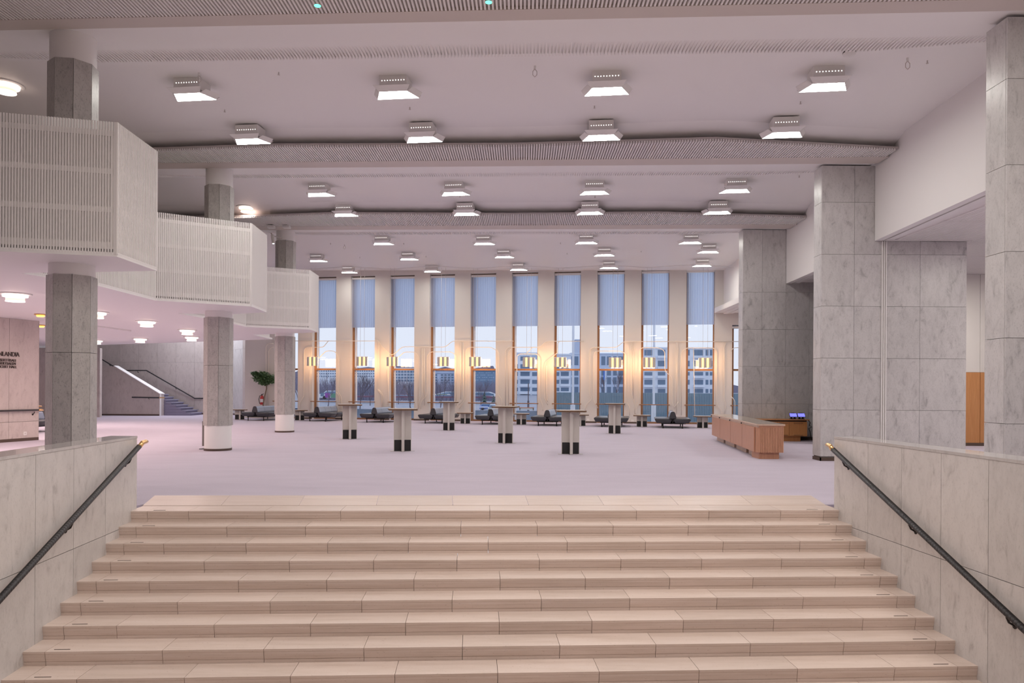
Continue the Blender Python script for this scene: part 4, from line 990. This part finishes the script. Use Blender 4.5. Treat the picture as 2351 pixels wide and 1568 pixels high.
p = at(465.3, 1025, 18.75); r = empty('display_board', (p.x, p.y, 0), 'grey upright board standing behind the middle column', 'board')
MB().box(p.x-.015, p.x+.25, p.y, p.y+.02, zpx(465, 1024, 18.75), zpx(465, 967, 18.75)).obj('panel', 'joint', r); MB().box(p.x+.05, p.x+.09, p.y+.02, p.y+.06, 0, zpx(465, 970, 18.75)).obj('post', 'blackmetal', r)
MB().box(p.x-.05, p.x+.25, p.y-.1, p.y+.2, 0, .015).obj('foot', 'blackmetal', r)

# ================================================================== OUTDOORS
g = MB().box(-600, 600, 38.5, 900, -1.6, -1.2); tag(g.obj('ground', 'asphalt'), 'wet grey street and yards outside', kind='structure')
gs = empty('lawn', (0, 60, -1.2), 'strip of winter grass outside the windows', kind='structure')
MB().box(-60, 40, 44, 62, -1.2, -1.14).obj('turf', 'grass', gs)
# corrugated fence, boards one by one
fe = empty('fence', (8, 62, -1.2), 'tall blue-grey corrugated fence outside the right-hand windows', 'fence')
fx0, fx1 = at(1268, 905, 62).x, at(1760, 905, 60).x; nb_ = 130; zf = zpx(1450, 902, 61)
bme = MB().prism([(0, 0), (.02, -.05), ((fx1-fx0)/nb_*.55, -.05), ((fx1-fx0)/nb_*.62, 0), ((fx1-fx0)/nb_, 0), ((fx1-fx0)/nb_, .02), (0, .02)], 0, zf+1.2).mesh('fence_board', 'fence')
for i in range(nb_): inst('fence_board', bme, fe, (fx0+(fx1-fx0)*i/nb_, 62-1.5*i/nb_, -1.2))
MB().box(fx0, fx1, 62.03, 62.1, zf-.3, zf-.2).obj('rail', 'fence', fe)
def building(name, label, px0, px1, ytop, Y, mat, wins, depth=14, bands=(), roof=None):
    xa, xb = at(px0, 890, Y).x, at(px1, 890, Y).x; zt = zpx((px0+px1)/2, ytop, Y)
    r = empty(name, (xa, Y, -1.2), label, 'building')
    MB().box(xa, xb, Y+.6, Y+depth, -1.2, zt).obj('wall', mat, r)
    MB().box(xa-.3, xb+.3, Y+.2, Y+depth+.3, zt, zt+.5).obj('roof', mat, r)
    for (a, b, c, d, mm) in wins:
        A, B = at(a, c, Y), at(b, d, Y)
        MB().box(A.x, B.x, Y+.45, Y+.62, B.z, A.z).obj('window', mm, r)
    for (a, b, c, d) in bands:
        A, B = at(a, c, Y), at(b, d, Y); MB().box(A.x, B.x, Y-1.2, Y+.6, B.z, A.z).obj('balcony', 'facade' if mat != 'facade4' else mat, r)
    return r
ry = [(836, 846), (854, 863), (872, 881), (890, 898), (906, 924)]
building('apartment_building', 'white apartment block with balconies seen in the sixth window', 1150, 1250, 812, 280, 'facade',
    [(a, b, c, d, 'pane') for c, d in ry for a, b in ((1158, 1170), (1182, 1189), (1195, 1216), (1222, 1233))] + [(1195, 1216, 818, 828, 'pane'), (1221, 1240, 816, 828, 'pane2')], bands=[(1193, 1218, d+1.5, d+7) for c, d in ry[:4]])
building('apartment_building', 'white block with stacked balconies seen in the seventh window', 1268, 1310, 815, 282, 'facade',
    [(a, b, c, d, 'pane') for c, d in ry[:4] for a, b in ((1278, 1284), (1288, 1306))], bands=[(1286, 1308, d+1, d+6) for c, d in ry[:4]])
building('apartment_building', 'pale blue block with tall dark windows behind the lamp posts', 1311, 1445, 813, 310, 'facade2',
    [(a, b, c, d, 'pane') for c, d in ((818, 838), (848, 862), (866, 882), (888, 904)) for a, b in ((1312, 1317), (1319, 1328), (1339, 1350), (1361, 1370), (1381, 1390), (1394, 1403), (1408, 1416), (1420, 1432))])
building('apartment_building', 'white block with deep balconies and curved roof seen in the ninth and tenth windows', 1468, 1640, 800, 285, 'facade',
    [(a, b, c, d, 'pane') for c, d in ((803, 816), (828, 841), (854, 862), (872, 883), (893, 902)) for a, b in ((1480, 1498), (1511, 1528), (1545, 1560), (1576, 1584), (1594, 1615), (1621, 1627), (1631, 1636))],
    bands=[(1479, 1499, d+1, d+6) for d in (816, 841, 862, 883)] + [(1509, 1530, d+1, d+6) for d in (816, 841, 862, 883)]+[(1592, 1617, d+1, d+6) for d in (816, 841, 862, 883)])
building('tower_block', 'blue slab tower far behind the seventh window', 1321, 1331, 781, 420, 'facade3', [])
building('office_building', 'grey office with a white window grid seen in the third window', 895, 955, 848, 230, 'facade',
    [(a, a+5, c, c+4.6, 'pane') for a in (899, 906.2, 913.4, 920.4, 927.4, 934.3, 941.2, 948) for c in (851, 857.8, 864.6, 871.4)])
building('office_building', 'dark blue-green office block seen in the fifth window', 1083, 1142, 851, 240, 'facade4',
    [(a, a+2.4, c, c+1.4, 'pane2') for c in (855, 860.5, 866, 872) for a in [1091+4.1*i for i in range(11)] if (a*7+c*3) % 5 > 1.2])
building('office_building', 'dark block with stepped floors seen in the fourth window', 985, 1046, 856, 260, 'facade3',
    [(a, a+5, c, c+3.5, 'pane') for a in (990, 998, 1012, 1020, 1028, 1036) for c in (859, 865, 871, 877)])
building('office_building', 'long pale building beyond the bare trees in the first windows', 690, 872, 848, 330, 'facade',
    [(a, a+2.6, c, c+2.6, 'pane') for a in [695+5.2*i for i in range(33)] for c in (850.5, 856.5, 862.5)])
hl = empty('far_hill', (0, 520, -1.2), 'dark wooded ridge on the horizon', kind='structure')
m = MB(); rnd = random.Random(5); pv = None
for i in range(60):
    px = 560+i*22; Y = 520; top_ = at(px, 846+rnd.uniform(-6, 4)+(8 if px < 800 else 0)+(40 if px > 1150 else 0), Y)
    if pv: m.hexa([(pv.x, Y, -1.2), (top_.x, Y, -1.2), (top_.x, Y+20, -1.2), (pv.x, Y+20, -1.2)], [(pv.x, Y, pv.z), (top_.x, Y, top_.z), (top_.x, Y+20, top_.z), (pv.x, Y+20, pv.z)])
    pv = top_
m.obj('ridge', 'scrub', hl)
# scrub belt behind the tracks: stuff
m = MB(); rnd = random.Random(8)
for i in range(5200):
    px = rnd.uniform(690, 1150); Y = rnd.uniform(150, 200); b = at(px, 905, Y); b.z = -1.2; hgt = rnd.uniform(1.5, 5.0)
    t = b+Vector((rnd.uniform(-2.0, 2.0), 0, hgt)); w = rnd.uniform(.05, .13); m.poly([b+Vector((-w, 0, 0)), b+Vector((w, 0, 0)), t])
tag(m.obj('scrub_belt', 'scrub'), 'belt of bare bluish bushes beyond the railway', kind='stuff')
def bare_tree(px, Y, ytop, seed, label, lean=0.0, spread=1.0):
    base = at(px, 900, Y); base.z = -1.2; H = zpx(px, ytop, Y)+1.2; rnd = random.Random(seed)
    r = empty('bare_tree', tuple(base), label, 'tree', 'bare trees outside'); tr = MB(); tw = MB()
    def grow(p, d, l, rad, lev):
        q = p + d*l; (tr if lev < 2 else tw).tube([p, p+d*l*.5+Vector((rnd.uniform(-.05, .05)*l, 0, 0)), q], [rad, rad*.85, rad*.65], 5 if lev < 2 else 3, False)
        if lev > 5: return
        for _ in range(3 if lev < 4 else 2):
            ax = Vector((rnd.uniform(-1, 1), rnd.uniform(-1, 1), rnd.uniform(-.1, .8))); nd = (d + ax*.60*spread).normalized(); grow(q if rnd.random() < .6 else p+d*l*rnd.uniform(.5, .9), nd, l*rnd.uniform(.6, .82), rad*.62, lev+1)
    grow(base, Vector((lean, 0, 1)).normalized(), H*.33, H*.016, 0)
    tr.obj('trunk', 'twig', r); tag(tw.obj('twigs', 'twig', r), kind='stuff')
bare_tree(828, 70, 848, 1, 'bare tree filling the second window'); bare_tree(752, 90, 856, 2, 'bare tree in the first window', .1); bare_tree(948, 66, 872, 3, 'bare leaning tree at the right of the third window', -.25)
bare_tree(1012, 75, 868, 4, 'bare tree left of the tube in the fourth window'); bare_tree(1038, 64, 880, 5, 'bare tree low in the fourth window', .2); bare_tree(1104, 85, 872, 6, 'small bare tree in the fifth window')
bare_tree(690, 60, 850, 7, 'bare tree between the far column and the first pier'); bare_tree(1415, 120, 852, 8, 'bare birch behind the fence in the eighth window', 0, .7); bare_tree(1388, 118, 862, 9, 'slim bare birch at the left of the eighth window', 0, .6)
bare_tree(850, 110, 862, 10, 'pale bare tree behind the second window pier'); bare_tree(915, 120, 866, 12, 'distant bare tree in the third window')
# conifers in window five
for px, ytop, lab in ((1112, 900, 'small dark conifer in the fifth window'), (1133, 908, 'low dark shrub beside the small conifer')):
    b = at(px, 920, 95); b.z = -1.2; H = zpx(px, ytop, 95)+1.2; r = empty('conifer', tuple(b), lab, 'tree')
    MB().tube([b, b+Vector((0, 0, H*.3))], .12, 6).obj('trunk', 'bark', r); m = MB()
    for k in range(5): m.lathe([(.9*(1-k*.17)*H/3, b.z+H*(.15+.17*k)), (.0, b.z+H*(.38+.16*k))], (b.x, b.y), 9)
    tag(m.obj('foliage', 'pine', r), kind='stuff')
# tram with a violet panel, truck, cars, barrier
def vehicle(name, label, cat, px0, px1, ytop, ybot, Y, body, parts=(), wheels=True):
    a, b = at(px0, ytop, Y), at(px1, ybot, Y); r = empty(name, (a.x, Y, b.z), label, cat); z0, z1 = b.z, a.z; h = z1-z0; L = b.x-a.x
    MB().prism([(a.x, Y), (b.x, Y), (b.x, Y+2.2), (a.x, Y+2.2)], z0+h*.18, z0+h*.62).obj('body', body, r)
    MB().hexa([(a.x+L*.1, Y+.1, z0+h*.62), (b.x-L*.06, Y+.1, z0+h*.62), (b.x-L*.06, Y+2.1, z0+h*.62), (a.x+L*.1, Y+2.1, z0+h*.62)], [(a.x+L*.22, Y+.25, z1), (b.x-L*.15, Y+.25, z1), (b.x-L*.15, Y+1.9, z1), (a.x+L*.22, Y+1.9, z1)]).obj('cabin', body, r)
    MB().hexa([(a.x+L*.14, Y+.06, z0+h*.66), (b.x-L*.10, Y+.06, z0+h*.66), (b.x-L*.10, Y+.12, z0+h*.66), (a.x+L*.14, Y+.12, z0+h*.66)], [(a.x+L*.24, Y+.2, z0+h*.93), (b.x-L*.17, Y+.2, z0+h*.93), (b.x-L*.17, Y+.26, z0+h*.93), (a.x+L*.24, Y+.26, z0+h*.93)]).obj('side_window', 'pane', r)
    for mt, u0, u1, w0, w1 in parts: MB().box(a.x+L*u0, a.x+L*u1, Y-.05, Y, z0+h*w0, z0+h*w1).obj('panel', mt, r)
    if wheels:
        for u in (.18, .8): MB().tube([(a.x+L*u, Y-.04, z0+h*.2), (a.x+L*u, Y+.25, z0+h*.2)], h*.2, 12).obj('wheel', 'tyre', r)
vehicle('train', 'white commuter train with violet and green panels in the first window', 'train', 733, 800, 897, 917, 130, 'train', [('violet', .2, .36, .2, .75), ('tgreen', .4, .62, .2, .7), ('pane', .05, .16, .35, .75)])
vehicle('bus', 'pale train car passing in the fourth and fifth windows', 'train', 985, 1150, 899, 915, 135, 'train', [('tgreen', .1, .25, .3, .6), ('pane', .3, .9, .45, .75)])
vehicle('truck', 'blue lorry with a flat bed in the fifth window', 'truck', 1101, 1140, 925, 942, 70, 'bluetruck', [('facade2', .0, .5, .35, .55)])
vehicle('train', 'long dark maroon goods train in the second to fifth windows', 'train', 806, 1155, 905.5, 915.5, 126, 'maroon')
vehicle('car', 'white van behind the fifth sofa', 'car', 1120, 1142, 929, 946, 62, 'carwhite')
r = empty('barrier', tuple(onz(1210, 945, -1.2)), 'white and orange street barrier in the sixth window', 'barrier'); a, b = at(1192, 935, 55), at(1226, 941, 55)
MB().box(a.x, b.x, 55, 55.1, b.z, a.z).obj('board', 'carwhite', r); MB().box(a.x, b.x, 54.98, 55, a.z-.06, a.z).obj('stripe', 'orangebar', r)
for x in (a.x+.05, b.x-.05): MB().box(x-.03, x+.03, 55, 55.1, -1.2, a.z).obj('post', 'steel', r)
for px, ytop, Y, rr, lab in ((1315.3, 600, 46, .075, 'pale tall lamp post in the seventh window'), (1501, 600, 47, .075, 'pale tall lamp post in the ninth window'), (1213, 880, 60, .04, 'thin dark post in the sixth window')):
    b = at(px, 900, Y); r = empty('lamp_post', (b.x, Y, -1.2), lab, 'lamp post', 'street posts'); zt = zpx(px, ytop, Y)
    MB().tube([(b.x, Y, -1.2), (b.x, Y, zt)], rr, 8).obj('pole', 'lamppost' if rr > .05 else 'twig', r); MB().tube([(b.x, Y, -1.2), (b.x, Y, .55)], rr*2.0, 8).obj('base_sleeve', 'lamppost' if rr > .05 else 'twig', r)
r = empty('banner', tuple(at(1387, 880, 100)), 'blue vertical banner left in the eighth window', 'banner'); a, b = at(1385.5, 850, 100), at(1388.5, 872, 100)
MB().box(a.x, b.x, 100, 100.05, b.z, a.z).obj('cloth', 'bluesign', r); MB().tube([(b.x+.05, 100, -1.2), (b.x+.05, 100, a.z+.3)], .05, 6).obj('pole', 'lamppost', r)
